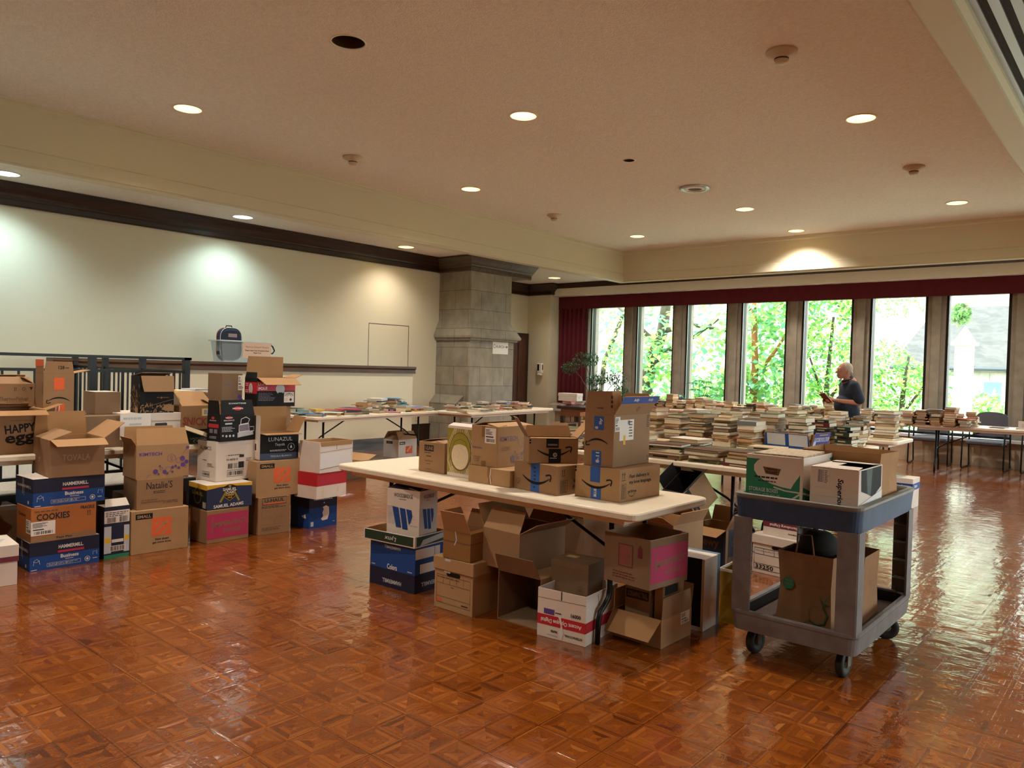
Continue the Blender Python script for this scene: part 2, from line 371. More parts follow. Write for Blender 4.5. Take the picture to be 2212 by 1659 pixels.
RIGHTC = [(2.0, 1.0), (2.0, 6.0), (2.0, 11.0)]
m = MB()
holed(m, CX0, CY0, CX1, CY1, ZC, MAIN+DEAD, .145, CEIL)
holed(m, -12.2, -4.1, CX0, 14.9, ZO, OUTC, .145, CEIL)
holed(m, CX1, -4.1, 4.1, 14.9, ZO, RIGHTC, .145, CEIL)
m.poly([(CX0, CY1, ZO), (CX0, 14.9, ZO), (CX1, 14.9, ZO), (CX1, CY1, ZO)], CEIL)
m.poly([(CX0, -4.1, ZO), (CX0, CY0, ZO), (CX1, CY0, ZO), (CX1, -4.1, ZO)], CEIL)
struct(m.build('ceiling'))
m = MB(); m.box(-12.6, -4.5, 4.45, 4.5, 15.4, 4.6, WHITEP); struct(m.build('ceiling_slab'))
# coffer face + mouldings (path clockwise so that "left of travel" points into the coffer)
m = MB()
path = [(CX0, CY0), (CX1, CY0), (CX1, CY1), (CX0, CY1)]
m.sweep(path, [(0, 4.10), (0, 3.40), (.03, 3.40), (.03, 3.425), (.055, 3.425), (.055, 3.50), (.03, 3.50), (.03, 3.575), (.012, 3.59), (.012, 4.0), (.03, 4.02), (.03, 4.055), (.045, 4.06), (.045, 4.10)], BEAMP, closed=True)
m.sweep(path, [(.0, 3.40), (-.14, 3.40), (-.14, 3.43), (-.17, 3.45), (-.17, 3.505), (0, 3.505)], BEAMP, closed=True)
struct(m.build('trim_2'), 'painted drop beam with mouldings around the coffered ceiling')
# linear air slots
def slots(name, x0, x1, y0, y1, z, n, label):
    e = thing(name, label, 'vent', ((x0+x1)/2, y0, z)); cx_ = (x0+x1)/2
    m = MB(); m.box(x0-cx_, 0, -.004, x1-cx_, y1-y0, .0, INK if n > 4 else BLACKM); m.build('backing', e)
    m = MB(); p = (x1-x0)/n
    for i in range(n+1): m.box(x0-cx_+i*p-p*.26, 0, -.018, x0-cx_+i*p+p*.26, y1-y0, -.004, ALUM if n > 4 else BEAMP)
    m.build('slats', e)
slots('air_vent', -9.60, -9.44, -3.5, 10.2, ZO, 7, 'long grey slotted air vent in the lower ceiling beside the cream beam')
slots('air_diffuser', -.87, -.30, -3.5, 13.5, ZO, 6, 'wide slotted ceiling diffuser with pale bars and dark gaps at the upper right')
# ---------------------------------------------------------------- walls
m = MB(); m.box(-10.95, -4.2, 0, -10.75, 11.45, 4.5, WALLP)
m.box(-12.3, 11.35, 0, -10.9, 11.5, 4.5, WALLP); m.box(-12.3, 11.4, 0, -12.1, 14.9, 4.5, WALLP)
for q in ((-10.7515, 8.6, 1.2, -10.748, 8.612, 2.16), (-10.7515, 9.535, .9, -10.748, 9.547, 2.16), (-10.7515, 8.6, 2.155, -10.748, 9.547, 2.167)): m.box(*q, MOAK)
struct(m.build('wall_left'))
m = MB(); m.box(-12.3, -4.4, 0, 4.3, -4.2, 4.5, WALLP); struct(m.build('wall_front'))
m = MB(); m.box(4.2, -4.4, 0, 4.4, 15.4, .55, WALLP); m.box(4.2, -4.4, 2.95, 4.4, 15.4, 4.5, WALLP)
for a_, b_ in [(-4.4, 4.0)]+[(1.2+2.0*k, 2.0+2.0*k) for k in range(2, 5)]+[(11.2, 15.4)]: m.box(4.2, a_, .55, 4.4, b_, 2.95, WALLP)
struct(m.build('wall_right'))
for k in range(2, 6):  # unseen windows added to bring side daylight onto boxes and ceiling
    y_ = 2.0*k; m = MB()
    for q in ((4.24, y_, .55, 4.30, y_+.05, 2.95), (4.24, y_+1.15, .55, 4.30, y_+1.2, 2.95), (4.24, y_, .55, 4.30, y_+1.2, .6), (4.24, y_, 2.9, 4.30, y_+1.2, 2.95)): m.box(*q, BRONZE)
    o = struct(m.build('window_%d' % (k+11))); m = MB(); m.poly([(4.27, y_+.05, .6), (4.27, y_+1.15, .6), (4.27, y_+1.15, 2.9), (4.27, y_+.05, 2.9)], GLASS); m.build('pane', o)
m = MB(); m.box(-12.3, 14.65, 0, -11.42, 14.85, 4.5, WALLP); m.box(-11.47, 14.655, 0, -11.40, 15.46, 3.24, WALLP)
m.box(-12.3, 15.3, 2.98, 4.3, 15.45, 4.5, WALLP)
m.box(-11.42, 14.96, 0, 4.3, 15.45, .42, SILLST)
WX = [-10.456+1.2575*k for k in range(12)]; WW = .87
piers = [(-11.6, WX[0]-.05)] + [(WX[k]+WW+.05, WX[k+1]-.05) for k in range(11)] + [(WX[11]+WW+.05, 4.3)]
for a, b in piers:
    m.box(a, 15.08, .42, b, 15.45, 2.99, STONE2)
    if b-a < .6:
        c = (a+b)/2; m.box(c-.07, 15.03, .42, c+.07, 15.09, 2.99, STONE2)
struct(m.build('wall_back'))
m = MB(); m.box(-11.42, 14.90, .42, 4.2, 15.10, .47, mat('sill_white', 'c9cdd0', rough=.4)); struct(m.build('trim_3'), 'pale window sill ledge running under the windows')
for k, x in enumerate(WX):
    m = MB(); y0, y1 = 15.12, 15.24
    for q in ((x-.05, y0, .45, x, y1, 2.99), (x+WW, y0, .45, x+WW+.05, y1, 2.99), (x, y0, .45, x+WW, y1, .52), (x, y0, 2.92, x+WW, y1, 2.99)): m.box(*q, BRONZE)
    m.box(x-.012, 15.10, .5, x-.004, 15.13, 2.95, ALUM)  # bright strip stands in for the side-lit line along the window edge
    o = struct(m.build('window_%d' % (k+1)))
    m = MB(); m.poly([(x, 15.2, .52), (x+WW, 15.2, .52), (x+WW, 15.2, 2.92), (x, 15.2, 2.92)], GLASS); m.build('pane', o)
# pocket soffit above the curtains, small lamps in it
m = MB(); m.box(-11.45, 14.72, 3.205, 4.2, 15.30, 3.235, WHITEP); m.box(-11.45, 14.72, 3.235, 4.2, 14.9, 3.5, WHITEP); struct(m.build('trim_4'), 'white soffit board above the red valance')
for i, x in enumerate((-10.38, -9.09, -7.77, -6.47, -5.16, -3.86, -2.54, -1.24)):
    e = thing('downlight', 'small unlit round downlight in the white soffit, ' + ('leftmost' if i == 0 else ('second','third','fourth','fifth','sixth','seventh','rightmost')[i-1]+(' from the left' if i < 7 else '')), 'light', (x, 14.79, 3.205), group='small unlit downlights above the valance')
    m = MB(); m.lathe([(.05, 0), (.085, 0), (.08, -.012), (.05, -.016), (.05, 0)], WHITEP); m.build('trim_ring', e)
    m = MB(); m.disc((0, 0, -.004), .05, mat('dull_lens', '8f8f88'), down=True); m.build('lens', e)
# crown mouldings (left of travel = into the room)
CROWN = [(0, 3.235), (.035, 3.235), (.05, 3.25), (.05, 3.31), (.07, 3.325), (.075, 3.34), (.11, 3.37), (.15, 3.42), (.19, 3.46), (.20, 3.47), (.20, 3.498), (0, 3.498)]
m = MB(); m.sweep([(-10.75, 10.31), (-10.75, -4.15)][::-1][::-1], [(o, z) for o, z in CROWN], DOAK)
m.sweep([(-9.92, 12.02), (-9.92, 10.31), (-10.76, 10.31)], [(o*1.25, z-.005) for o, z in CROWN], wood('stained_oak', '3a2a1c', '5c4838', 5, .35, 'X'))
m.sweep([(4.2, 14.84), (-11.3, 14.84)], [(o, z) for o, z in CROWN], DOAK)
m.sweep([(-11.38, 14.84), (-11.38, 14.64), (-12.1, 14.66), (-12.1, 11.5)], [(o, z) for o, z in CROWN], DOAK)
m.box(-10.76, 10.31, 3.24, -9.92, 12.02, 3.497, DOAK)
struct(m.build('trim_5'), 'dark oak crown moulding')
# column
m = MB()
def ringsq(x, y0, y1, z): return [(-10.76, y0, z), (x, y0, z), (x, y1, z), (-10.76, y1, z)]
lev = [(-9.85, 10.26, 11.51, 0), (-9.85, 10.26, 11.51, 1.93), (-9.80, 10.22, 11.56, 1.94), (-9.795, 10.215, 11.565, 1.975), (-9.755, 10.19, 11.61, 1.985), (-9.75, 10.185, 11.63, 2.02), (-9.765, 10.19, 11.61, 2.05), (-9.9, 10.31, 11.46, 2.315), (-9.9, 10.31, 11.46, 3.26)]
v = [p for l in lev for p in ringsq(*l)]
m.faces(v, [(i*4+k, i*4+(k+1) % 4, (i+1)*4+(k+1) % 4, (i+1)*4+k) for i in range(len(lev)-1) for k in range(3)], STONE)
m.faces([(-10.9, 10.11, 0), (-10.03, 10.11, 0), (-10.03, 10.27, 0), (-10.9, 10.27, 0), (-10.9, 10.11, .74), (-10.03, 10.11, .74), (-9.97, 10.265, .90), (-10.9, 10.265, .90), (-10.03, 10.27, .74)],
        [(0, 1, 5, 4), (1, 2, 8, 5), (4, 5, 6, 7), (5, 8, 6)], STONE)
struct(m.build('wall_column'), 'stone column with a stepped ledge')
# low stair wall with oak cap
m = MB(); m.box(-10.12, 3.3, 0, -10.0, 9.0, 1.30, WALLP); m.box(-10.13, 3.3, 0, -9.985, 9.0, .20, MARBLE); struct(m.build('wall_stair'), 'low cream stair wall')
m = MB(); m.sweep([(-10.0, 9.03), (-10.0, 3.3)][::-1], [(-.04, 1.29), (.18, 1.29), (.18, 1.41), (-.05, 1.41), (-.055, 1.375), (-.03, 1.35)][::-1], MOAK); struct(m.build('trim_6'), 'oak cap on the low stair wall')
m = MB(); m.box(-10.76, 3.0, 0, -10.72, 10.2, .32, DOAK); m.box(-10.76, 3.0, .30, -10.70, 10.2, .33, DOAK); struct(m.build('baseboard_left'))
# door in the far left corner
m = MB(); m.box(-12.11, 13.45, 0, -12.04, 14.64, 2.30, DOAK)
o = struct(m.build('door_1'))
m = MB(); m.box(-12.045, 13.55, .02, -12.02, 14.52, 2.18, wood('door_wood', '3b1f12', '5a3220', 5, .4)); 
for i in range(3): m.box(-12.02, 13.6+i*.31, .2, -12.005, 13.84+i*.31, 2.05, MATS['door_wood'])
m.build('leaf', o)
m = MB(); m.tube([(-12.0, 13.62, 1.0), (-11.95, 13.62, 1.0), (-11.95, 13.7, 1.0)], .012, ALUM); m.build('handle', o)
# ---------------------------------------------------------------- recessed lamps
def can(x, y, z, warm, label, power, seen=True):
    e = thing('recessed_light', label, 'light', (x, y, z), group='lit round ceiling lights')
    m = MB(); m.lathe([(.135, .002), (.155, .002), (.155, -.008), (.135, -.008), (.135, .002)], WHITEP, n=32); m.build('trim_ring', e)
    m = MB(); m.lathe([(.136, -.004), (.118, .10), (.108, .16)], CANY if warm else CANS, n=32); m.build('reflector', e)
    m = MB(); m.disc((0, 0, .15), .11, LAMPW if warm else LAMPC, 32, True); m.build('lamp', e)
    l = bpy.data.lights.new('downlight_beam', 'SPOT'); l.energy = power; l.color = WARM if warm else COOL
    l.spot_size = R(128); l.spot_blend = .85; l.shadow_soft_size = .09
    lo = bpy.data.objects.new('beam', l); COL.objects.link(lo); lo.parent = e; lo.location = (0, 0, -.015)
    return e
names = ['lit ceiling light in the coffer, nearest to the cream beam at upper left', 'lit ceiling light in the coffer above the book tables by the stone column', 'small lit coffer light at the far left corner above the valance',
 'large lit ceiling light at the centre of the coffer', 'lit coffer light above the middle windows, right of the round grille', 'lit coffer light right beside the far beam', 'large lit ceiling light at the right of the coffer', 'lit coffer light at the far right near the window beam',
 'lit ceiling light in the coffer nearly above the boxes, behind the view', 'lit ceiling light above the utility cart, out of the top of the view', 'lit coffer light behind the camera on the right', 'lit coffer light behind the camera on the left']
for (x, y), n in zip(MAIN, names): can(x, y, ZC, True, n, WARM_W)
on = ['cool white ceiling light at the back of the platform', 'cool white ceiling light over the stair platform', 'cool white ceiling light cut by the left edge of the picture', 'cool white ceiling light in the lower ceiling right of the cut one', 'pale ceiling light in the lower ceiling left of the stone column', 'pale ceiling light in the corner beyond the stone column']
for i, ((x, y), n) in enumerate(zip(OUTC, on)): can(x, y, ZO, i >= 4, n, (COOL_W if i < 4 else WARM_W*.26))
for (x, y), n in zip(RIGHTC, ('near', 'middle', 'far')): can(x, y, ZO, True, 'lit ceiling light beyond the diffuser, %s one' % n, WARM_W)
# dead fittings
e = thing('unlit_recessed_light', 'dark unlit recessed ceiling light near the top of the picture', 'light', (-5.2, 3.88, ZC))
m = MB(); m.lathe([(.135, .002), (.15, .002), (.15, -.006), (.135, -.006), (.135, .002)], WHITEP, n=32); m.build('trim_ring', e)
m = MB(); m.lathe([(.138, -.003), (.128, .16)], mat('brown_baffle', '4a3426', rough=.3), n=32); m.disc((0, 0, .16), .13, BLACKM, 32, True); m.build('baffle', e)
e = thing('unlit_recessed_light', 'tiny dark unlit ceiling hole right of the centre light', 'light', (-5.2, 8.2, ZC))
m = MB(); m.lathe([(.068, .002), (.085, .002), (.085, -.005), (.068, -.005)], WHITEP, n=24); m.build('trim_ring', e)
m = MB(); m.lathe([(.07, -.002), (.066, .10)], MATS['brown_baffle'], n=24); m.disc((0, 0, .1), .066, BLACKM, 24, True); m.build('baffle', e)
for (x, y), n in zip(((-2.47, 6.14), (-8.0, 6.08), (-2.47, 10.44), (-8.05, 10.38)), ('largest, above the right light at the top', 'on the left side of the coffer', 'at the right edge of the coffer', 'smallest, over the stone column side')):
    e = thing('smoke_detector', 'conical cream ceiling detector, '+n, 'smoke detector', (x, y, ZC), group='conical ceiling detectors')
    m = MB(); m.lathe([(.0, 0), (.125, 0), (.125, -.02), (.06, -.055), (.058, -.062)], mat('beige_plastic', 'cbb79c', rough=.4)); m.build('base', e)
    m = MB(); m.lathe([(.05, -.055), (.05, -.07), (.058, -.072), (.045, -.10), (0, -.102)], MATS['beige_plastic']); m.lathe([(.051, -.058), (.051, -.070)], INK); m.build('sensor', e)
e = thing('ceiling_grille', 'round silver ceiling grille with concentric rings', 'vent', (-5.2, 9.95, ZC))
m = MB(); m.lathe([(.21, 0), (.215, -.01), (.19, -.03), (.16, -.022), (.15, -.01)], ALUM, n=36); m.lathe([(.15, -.02), (.11, -.03), (.10, -.015)], WHITEP, n=36); m.build('rings', e)
m = MB(); m.disc((0, 0, -.012), .15, mat('grille_brown', '5c4a42'), 36, True); m.build('core', e)
# ---------------------------------------------------------------- curtains and valance
def pleat(mb, x0, x1, y, z0, z1, amp, wl, mt, thick=.0):
    n = max(8, int((x1-x0)/wl*8)); v = []
    for i in range(n+1):
        x = x0+(x1-x0)*i/n; p = i/8*2*PI
        v += [(x, y+amp*math.sin(p)+.3*amp*math.sin(p*.37+1), z0), (x, y+amp*.8*math.sin(p), z1)]
    mb.faces(v, [(2*i, 2*i+2, 2*i+3, 2*i+1) for i in range(n)], mt, True)
m = MB(); pleat(m, -11.40, 4.18, 14.985, 2.905, 3.215, .012, .36, CURT); m.box(-11.40, 15.0, 2.93, 4.18, 15.02, 3.2, CURT)
tag(m.build('valance'), 'long dark red pleated valance along the top of the windows', 'curtain')
e = thing('curtain', 'dark crimson floor length curtain drawn at the left end of the windows', 'curtain', (-11.0, 15.0, .08))
m = MB(); pleat(m, -.42, .44, -.0, 0, 2.85, .045, .13, CURT); m.build('drape', e)
e = thing('curtain_lining', 'thin pale curtain lining hanging beside the crimson curtain', 'curtain', (-10.54, 15.06, .1))
m = MB(); pleat(m, -.02, .05, 0, 0, 2.8, .01, .05, mat('pale_lining', 'c8ccc8', rough=.8, trans=.3)); m.build('drape', e)
# ---------------------------------------------------------------- wall fittings
o = thing('church_sign', 'white paper sign reading CHURCH with an arrow, on the stone column', 'sign', (-9.848, 11.12, 1.70))
m = MB(); m.box(0, -.23, 0, .003, .22, .28, PAPER)
prints(m, ((.003, -.23, 0), (0, 1, 0), (0, 0, 1)), .45, .28, [('t', 'C', .1, .53, .11, .28, INK, 0, False), ('t', 'HURCH', .47, .51, .56, .2, INK, 0, False), ('l', [(.8, .51), (.95, .51)], .014, INK), ('l', [(.88, .42), (.955, .51), (.88, .6)], .014, INK)])
m.build('sheet', o)
e = thing('sanitizer_dispenser', 'white hand sanitizer dispenser with a black front on the cream wall', 'dispenser', (-11.62, 14.65, 1.27))
m = MB(); m.box(-.07, -.09, .05, .07, 0, .30, WHITEP); m.box(-.06, -.10, 0, .06, -.01, .055, WHITEP); m.build('housing', e, .02)
m = MB(); m.box(-.055, -.094, .12, -.0, -.088, .28, BLACKM); m.box(.069, -.06, .14, .073, -.03, .27, BLACKM); m.build('window_panel', e)
e = thing('wall_outlet', 'small beige outlet plate on the left wall under the book table', 'outlet', (-10.75, 9.8, .38))
m = MB(); m.box(0, -.035, 0, .006, .035, .115, mat('ivory_plate', 'c9b888')); m.build('plate', e)
m = MB(); m.box(.006, -.015, .02, .008, .015, .045, WHITEP); m.box(.006, -.015, .07, .008, .015, .095, WHITEP); m.build('socket', e)
# ---------------------------------------------------------------- black railing on the platform
e = thing('stair_railing', 'black metal railing with thin balusters around the carpeted platform', 'railing', (-7.2, 3.55, .3))
m = MB(); XR, YR = 0, 0
m.box(-.03, -7.0, 1.125, .03, .04, 1.15, BLACKM); m.box(-2.8, -.03, 1.125, .03, .04, 1.15, BLACKM); m.build('handrail', e)
m = MB(); 
for z in (1.0, .09): m.box(-.02, -7.0, z, .02, .03, z+.025, BLACKM); m.box(-2.8, -.02, z, 0, .03, z+.025, BLACKM)
m.build('lower_rail', e)
m = MB(); y = -.12
while y > -7: m.box(-.008, y-.008, .1, .008, y+.008, 1.0, BLACKM); y -= .118
x = -.12
while x > -2.8: m.box(x-.008, -.008, .1, x+.008, .008, 1.0, BLACKM); x -= .118
m.build('balusters', e)['kind'] = 'stuff'
for (px_, py_) in ((0, 0), (0, -.85), (-.0, -2.4), (0, -3.9), (0, -5.4), (-.95, 0), (-1.9, 0), (-2.78, 0)):
    m = MB(); m.box(px_-.028, py_-.028, 0, px_+.028, py_+.028, 1.125, BLACKM); m.build('post', e)
# ---------------------------------------------------------------- folding tables
TABLEW = mat('table_plastic', 'ddcfb8', rough=.45, noise=.03, nscale=20)
LEGM = mat('table_leg_metal', '17181a', rough=.35, metal=.5)
def rounded(x0, y0, x1, y1, r, n=5):
    o = []
    for cx_, cy_, a0 in ((x1-r, y0+r, -90), (x1-r, y1-r, 0), (x0+r, y1-r, 90), (x0+r, y0+r, 180)):
        for i in range(n+1): a = R(a0+90*i/n); o.append((cx_+r*math.cos(a), cy_+r*math.sin(a)))
    return o
def slab(mb, pts, prof, m):
    """stack outlines: prof = [(inset, z)] around polygon centre"""
    cx_ = sum(p[0] for p in pts)/len(pts); cy_ = sum(p[1] for p in pts)/len(pts); n = len(pts); v = []
    hx = max(abs(p[0]-cx_) for p in pts); hy = max(abs(p[1]-cy_) for p in pts)
    for ins, z in prof: v += [(cx_+(p[0]-cx_)*(hx-ins)/hx, cy_+(p[1]-cy_)*(hy-ins)/hy, z) for p in pts]
    f = [tuple(range(n-1, -1, -1)), tuple((len(prof)-1)*n+k for k in range(n))]
    mb.faces(v, f, m); mb.faces(v, [(i*n+k, i*n+(k+1) % n, (i+1)*n+(k+1) % n, (i+1)*n+k) for i in range(len(prof)-1) for k in range(n)], m, False)
def table(label, x, y, t, L=2.42, D=.76, z=.74, inset=.33):
    """origin at near-left corner; L along local x, D along local y"""
    e = thing('folding_table', label, 'table', (x, y, 0), R(t), 'white folding tables')
    m = MB(); slab(m, rounded(0, 0, L, D, .05), [(.012, z-.045), (.0, z-.035), (0, z-.010), (.004, z-.003), (.012, z)], TABLEW); m.build('tabletop', e)
    m = MB(); m.frame_box(.10, .06, z-.075, L-.10, D-.06, z-.046, .02, TABLEW); m.build('underside_rim', e)
    for sx, x0 in ((1, .33), (-1, L-inset)):
        for sy in (-1, 1):
            m = MB(); c = D/2
            m.tube([(x0, c+sy*.17, z-.07), (x0, c+sy*.17, .27), (x0, c+sy*.18, .225), (x0, c+sy*.22, .19), (x0, c+sy*.255, .165), (x0, c+sy*.27, .12), (x0, c+sy*.275, 0)], .0145, LEGM, 8); m.build('leg', e)
        m = MB(); m.tube([(x0, c-.17, .36), (x0, c+.17, .36)], .011, LEGM, 8); m.tube([(x0, c-.2, z-.08), (x0, c+.2, z-.08)], .013, LEGM, 8); m.build('crossbar', e)
        m = MB(); m.tube([(x0, c, .36), (x0+sx*.12, c, .44), (x0+sx*.62, c, z-.07)], .010, LEGM, 8); m.build('brace', e)
    return e
table('empty-ended white folding table in front, carrying cardboard boxes along its edge', -4.365, 3.235, -.3, 2.42, .79, inset=.28)
table('white folding table behind the left box stacks, loaded with boxes', -6.0, .88, 90)
table('white folding table along the low stair wall, covered in colourful books', -8.2, 5.75, 98, 2.62)
table('white folding table before the stone column, crowded with books', -7.93, 8.32, 98, 2.55)
table('white folding table of large old flat books, behind the tall smiling-arrow box', -4.62, 5.42, 0)
table('folding table mostly hidden under tall cream book stacks, second row', -4.66, 6.23, 0)
table('folding table with dark hardcover stacks at its right end', -4.64, 7.72, 0)
table('folding table with a tall stack of wide books at its right end', -4.66, 9.2, 0)
table('long white folding table at the window, left of the reading man', -8.0, 13.0, 0)
table('long white folding table at the window, right behind the reading man', -5.5, 12.98, 0)
table('white folding table at the right before the grey chairs', -3.0, 13.12, 6)
# wooden desk in the far left
DESKW = wood('desk_wood', '5c3420', '7a4a2c', 5, .35, 'X')
e = thing('wooden_desk', 'dark topped wooden desk with pale legs beyond the stone column', 'desk', (-8.55, 11.3, 0), R(6))
m = MB(); m.box(0, 0, .72, 1.1, .7, .76, DOAK); m.build('desktop', e, .004); m = MB(); m.box(.05, .03, .58, 1.05, .67, .72, DESKW); m.build('apron', e)
for x in (.04, .98):
    for y in (.03, .6): m = MB(); m.box(x, y, 0, x+.07, y+.07, .58, WHITEP if x > .5 else DOAK); m.build('leg', e)
# ---------------------------------------------------------------- guest chairs
FABR = mat('grey_fabric', '4a4a52', rough=.9, noise=.1, nscale=60); FRM = mat('chair_frame', '101214', rough=.35, metal=.4); ARMP = mat('arm_pad', '2c2c30', rough=.5)
def chair(label, x, y, t):
    e = thing('guest_chair', label, 'chair', (x, y, 0), R(t), 'grey upholstered chairs with black sled frames')
    m = MB(); slab(m, rounded(-.26, -.27, .26, .24, .07), [(.02, .40), (0, .42), (0, .455), (.03, .475)], FABR); m.build('seat', e)
    m = MB(); n = 14; v = []
    for k, th in ((0, 0), (1, .05)):
        for i in range(n+1):
            u = i/n*2-1
            for j in range(5):
                w_ = j/4; hh = .50+(.40+.05*(1-u*u))*w_ if False else .50+(.36+.07*math.sqrt(max(0, 1-u*u)))*w_
                v.append((u*.255*(1-.12*w_), .22+.10*w_+th-.03*u*u*-1, hh))
    m.faces(v, [(i*5+j, (i+1)*5+j, (i+1)*5+j+1, i*5+j+1) for i in range(n) for j in range(4)], FABR, True)
    o = (n+1)*5; m.faces(v, [(o+i*5+j+1, o+(i+1)*5+j+1, o+(i+1)*5+j, o+i*5+j) for i in range(n) for j in range(4)], FABR, True)
    m.faces(v, [(i*5+4, (i+1)*5+4, o+(i+1)*5+4, o+i*5+4) for i in range(n)]+[(o+i*5, o+(i+1)*5, (i+1)*5, i*5) for i in range(n)]+[(j, j+1, o+j+1, o+j) for j in range(4)]+[(n*5+j+1, n*5+j, o+n*5+j, o+n*5+j+1) for j in range(4)], FABR, True)
    m.build('backrest', e)
    for s in (-1, 1):
        m = MB(); X = s*.295
        m.tube([(X, .24, .62), (X, .22, .30), (X, .27, .05), (X, .255, .018), (X, .20, .014), (X, -.20, .014), (X, -.255, .018), (X, -.275, .05), (X, -.25, .40), (X, -.22, .62), (X, -.18, .65), (X, .20, .65), (X, .24, .62)], .0125, FRM, 8, False); m.build('sled_frame', e)
        m = MB(); m.box(X-.028, -.20, .655, X+.028, .19, .685, ARMP); m.build('armrest', e, .01)
    m = MB(); m.tube([(-.295, -.02, .41), (.295, -.02, .41)], .012, FRM); m.tube([(-.295, .23, .52), (.295, .23, .52)], .012, FRM); m.build('crossbar', e)
    return e
chair('grey chair at the window, left one of the pair below the right windows', -3.02, 14.55, 4)
chair('grey chair at the window behind the white folding table sign', -2.20, 14.55, -2)
chair('grey chair cut by the right edge of the picture', -1.38, 14.5, 0)
chair('grey chair showing only its rounded back beside the green potted plant', -7.95, 14.45, 8)
# ---------------------------------------------------------------- utility cart
BLUEP = mat('worn_blue_paint', '263a56', rough=.6, noise=.25, nscale=14); GREYP = mat('grey_cart_plastic', '6a6462', rough=.6, noise=.18, nscale=12); RIMP = mat('scuffed_rim', '6c6a62', rough=.5, noise=.2, nscale=10)
e = thing('utility_cart', 'grey two tier plastic utility cart with a blue painted top tray', 'cart', (-1.66, 3.69, 0), R(0))
CW, CL = .625, 1.01
def tray(mb, z0, z1, mt, mrim, th=.03):
    out = rounded(0, 0, CW, CL, .05); n = len(out)
    def rg(ins, z): return [((p[0]-CW/2)*(CW-2*ins)/CW+CW/2, (p[1]-CL/2)*(CL-2*ins)/CL+CL/2, z) for p in out]
    lv = [(.012, z0), (.004, z1-.02), (0, z1-.012), (0, z1), (.008, z1+.004), (th, z1+.002), (th+.004, z1-.008), (th+.008, z0+(.075 if mt is BLUEP else .035))]
    v = [p for l in lv for p in rg(*l)]
    F = lambda a, b: [(i*n+k, i*n+(k+1) % n, (i+1)*n+(k+1) % n, (i+1)*n+k) for i in range(a, b) for k in range(n)]
    mb.faces(v, F(0, 1)+[tuple(range(n-1, -1, -1))], mt); mb.faces(v, F(1, 6), mrim); mb.faces(v, F(6, 7)+[tuple(7*n+k for k in range(n))], BLACKM if mt is not BLUEP else mrim)
m = MB(); tray(m, .715, .838, BLUEP, RIMP); m.build('top_tray', e, 0)
m = MB(); tray(m, .145, .245, GREYP, GREYP)
m.box(.04, .04, .178, CW-.04, CL-.04, .183, mat('brown_mat', '4a3a34', rough=.95, noise=.3, nscale=80)); m.build('bottom_tray', e)
for ix, (x, sx) in enumerate(((0.0, 1), (CW, -1))):
    for iy, (y, sy_) in enumerate(((0.0, 1), (CL, -1))):
        m = MB(); a, b = .105, .012
        for q in ((x+sx*.012, y+sy_*.008, x+sx*a, y+sy_*(.008+b)), (x+sx*.008, y+sy_*.012, x+sx*(.008+b), y+sy_*a)):
            m.box(min(q[0], q[2]), min(q[1], q[3]), .24, max(q[0], q[2]), max(q[1], q[3]), .72, GREYP)
        for k in range(4): m.box(min(x+sx*.02, x+sx*.09), min(y+sy_*.02, y+sy_*.09), .33+k*.1, max(x+sx*.02, x+sx*.09), max(y+sy_*.02, y+sy_*.09), .335+k*.1, GREYP)
        m.build('corner_post', e, .004)
TYRE = mat('tyre_rubber', '15140f', rough=.6); HUBM = mat('dusty_grey', '6b6250', rough=.7)
for x, y, a in ((.09, .14, 80), (.53, .14, 86), (.53, .87, 25), (.09, .87, 60)):
    w_ = MB(); M = Matrix.Translation((x, y, .066)) @ Matrix.Rotation(R(a), 4, 'Z') @ Matrix.Rotation(R(90), 4, 'X')
    w_.lathe([(.0, -.016), (.036, -.016), (.04, -.018), (.061, -.018), (.066, -.012), (.066, .012), (.061, .018), (.04, .018), (.036, .016), (0, .016)], TYRE, M=M, n=32)
    c = w_.build('wheel', e)
    h = MB(); h.lathe([(.0, -.02), (.022, -.02), (.022, .02), (0, .02)], HUBM, M=M, n=16); h.build('hub', c)
    f = MB(); M2 = Matrix.Translation((x, y, 0)) @ Matrix.Rotation(R(a), 4, 'Z')
    for s in (-1, 1): f.box(-.018, s*.024-.003, .055, .018, s*.024+.003, .145, HUBM, M2)
    f.box(-.03, -.027, .138, .03, .027, .148, HUBM, M2); f.build('caster_fork', e)
# ---------------------------------------------------------------- carton builder
KRAFT = mat('kraft_cardboard', '94714e', rough=.8, noise=.06, nscale=7, bump=.05, bscale=60)
KRAFT2 = mat('light_kraft', 'a8845c', rough=.8, noise=.06, nscale=7)
KRAFT3 = mat('dull_kraft', '80654b', rough=.85, noise=.08, nscale=7)
KIN = mat('carton_inside', 'a67d52', rough=.85, noise=.05, nscale=6)
WHT = mat('white_carton', 'd8ccc0', rough=.75, noise=.05, nscale=6)
NAVY = mat('dark_navy_print', '1e1e34', rough=.6, spec=.3); BLUE = mat('royal_blue_print', '1a4488', rough=.6, spec=.3); BLK = mat('black_carton', '171616', rough=.7, spec=.25)
RED = mat('red_print', 'b8202c', rough=.55); PINK = mat('pink_print', 'b02c58', rough=.7); ORG = mat('orange_print', 'e0602c', rough=.7); YEL = mat('yellow_print', 'e0b020', rough=.6)
GRN = mat('green_print', '1c7a58', rough=.6); DGRN = mat('dark_green_print', '12301c', rough=.6); PURP = mat('purple_print', '5c3c84', rough=.7); MAR = mat('maroon_print', '6e2430', rough=.6)
SILV = mat('silver_print', 'b8bcc0', rough=.4); TAPE = mat('brown_tape', '8c6438', rough=.3); BTAPE = mat('blue_tape', '2c5ca8', rough=.35); LBR = mat('faded_print', '6f5034', rough=.8)
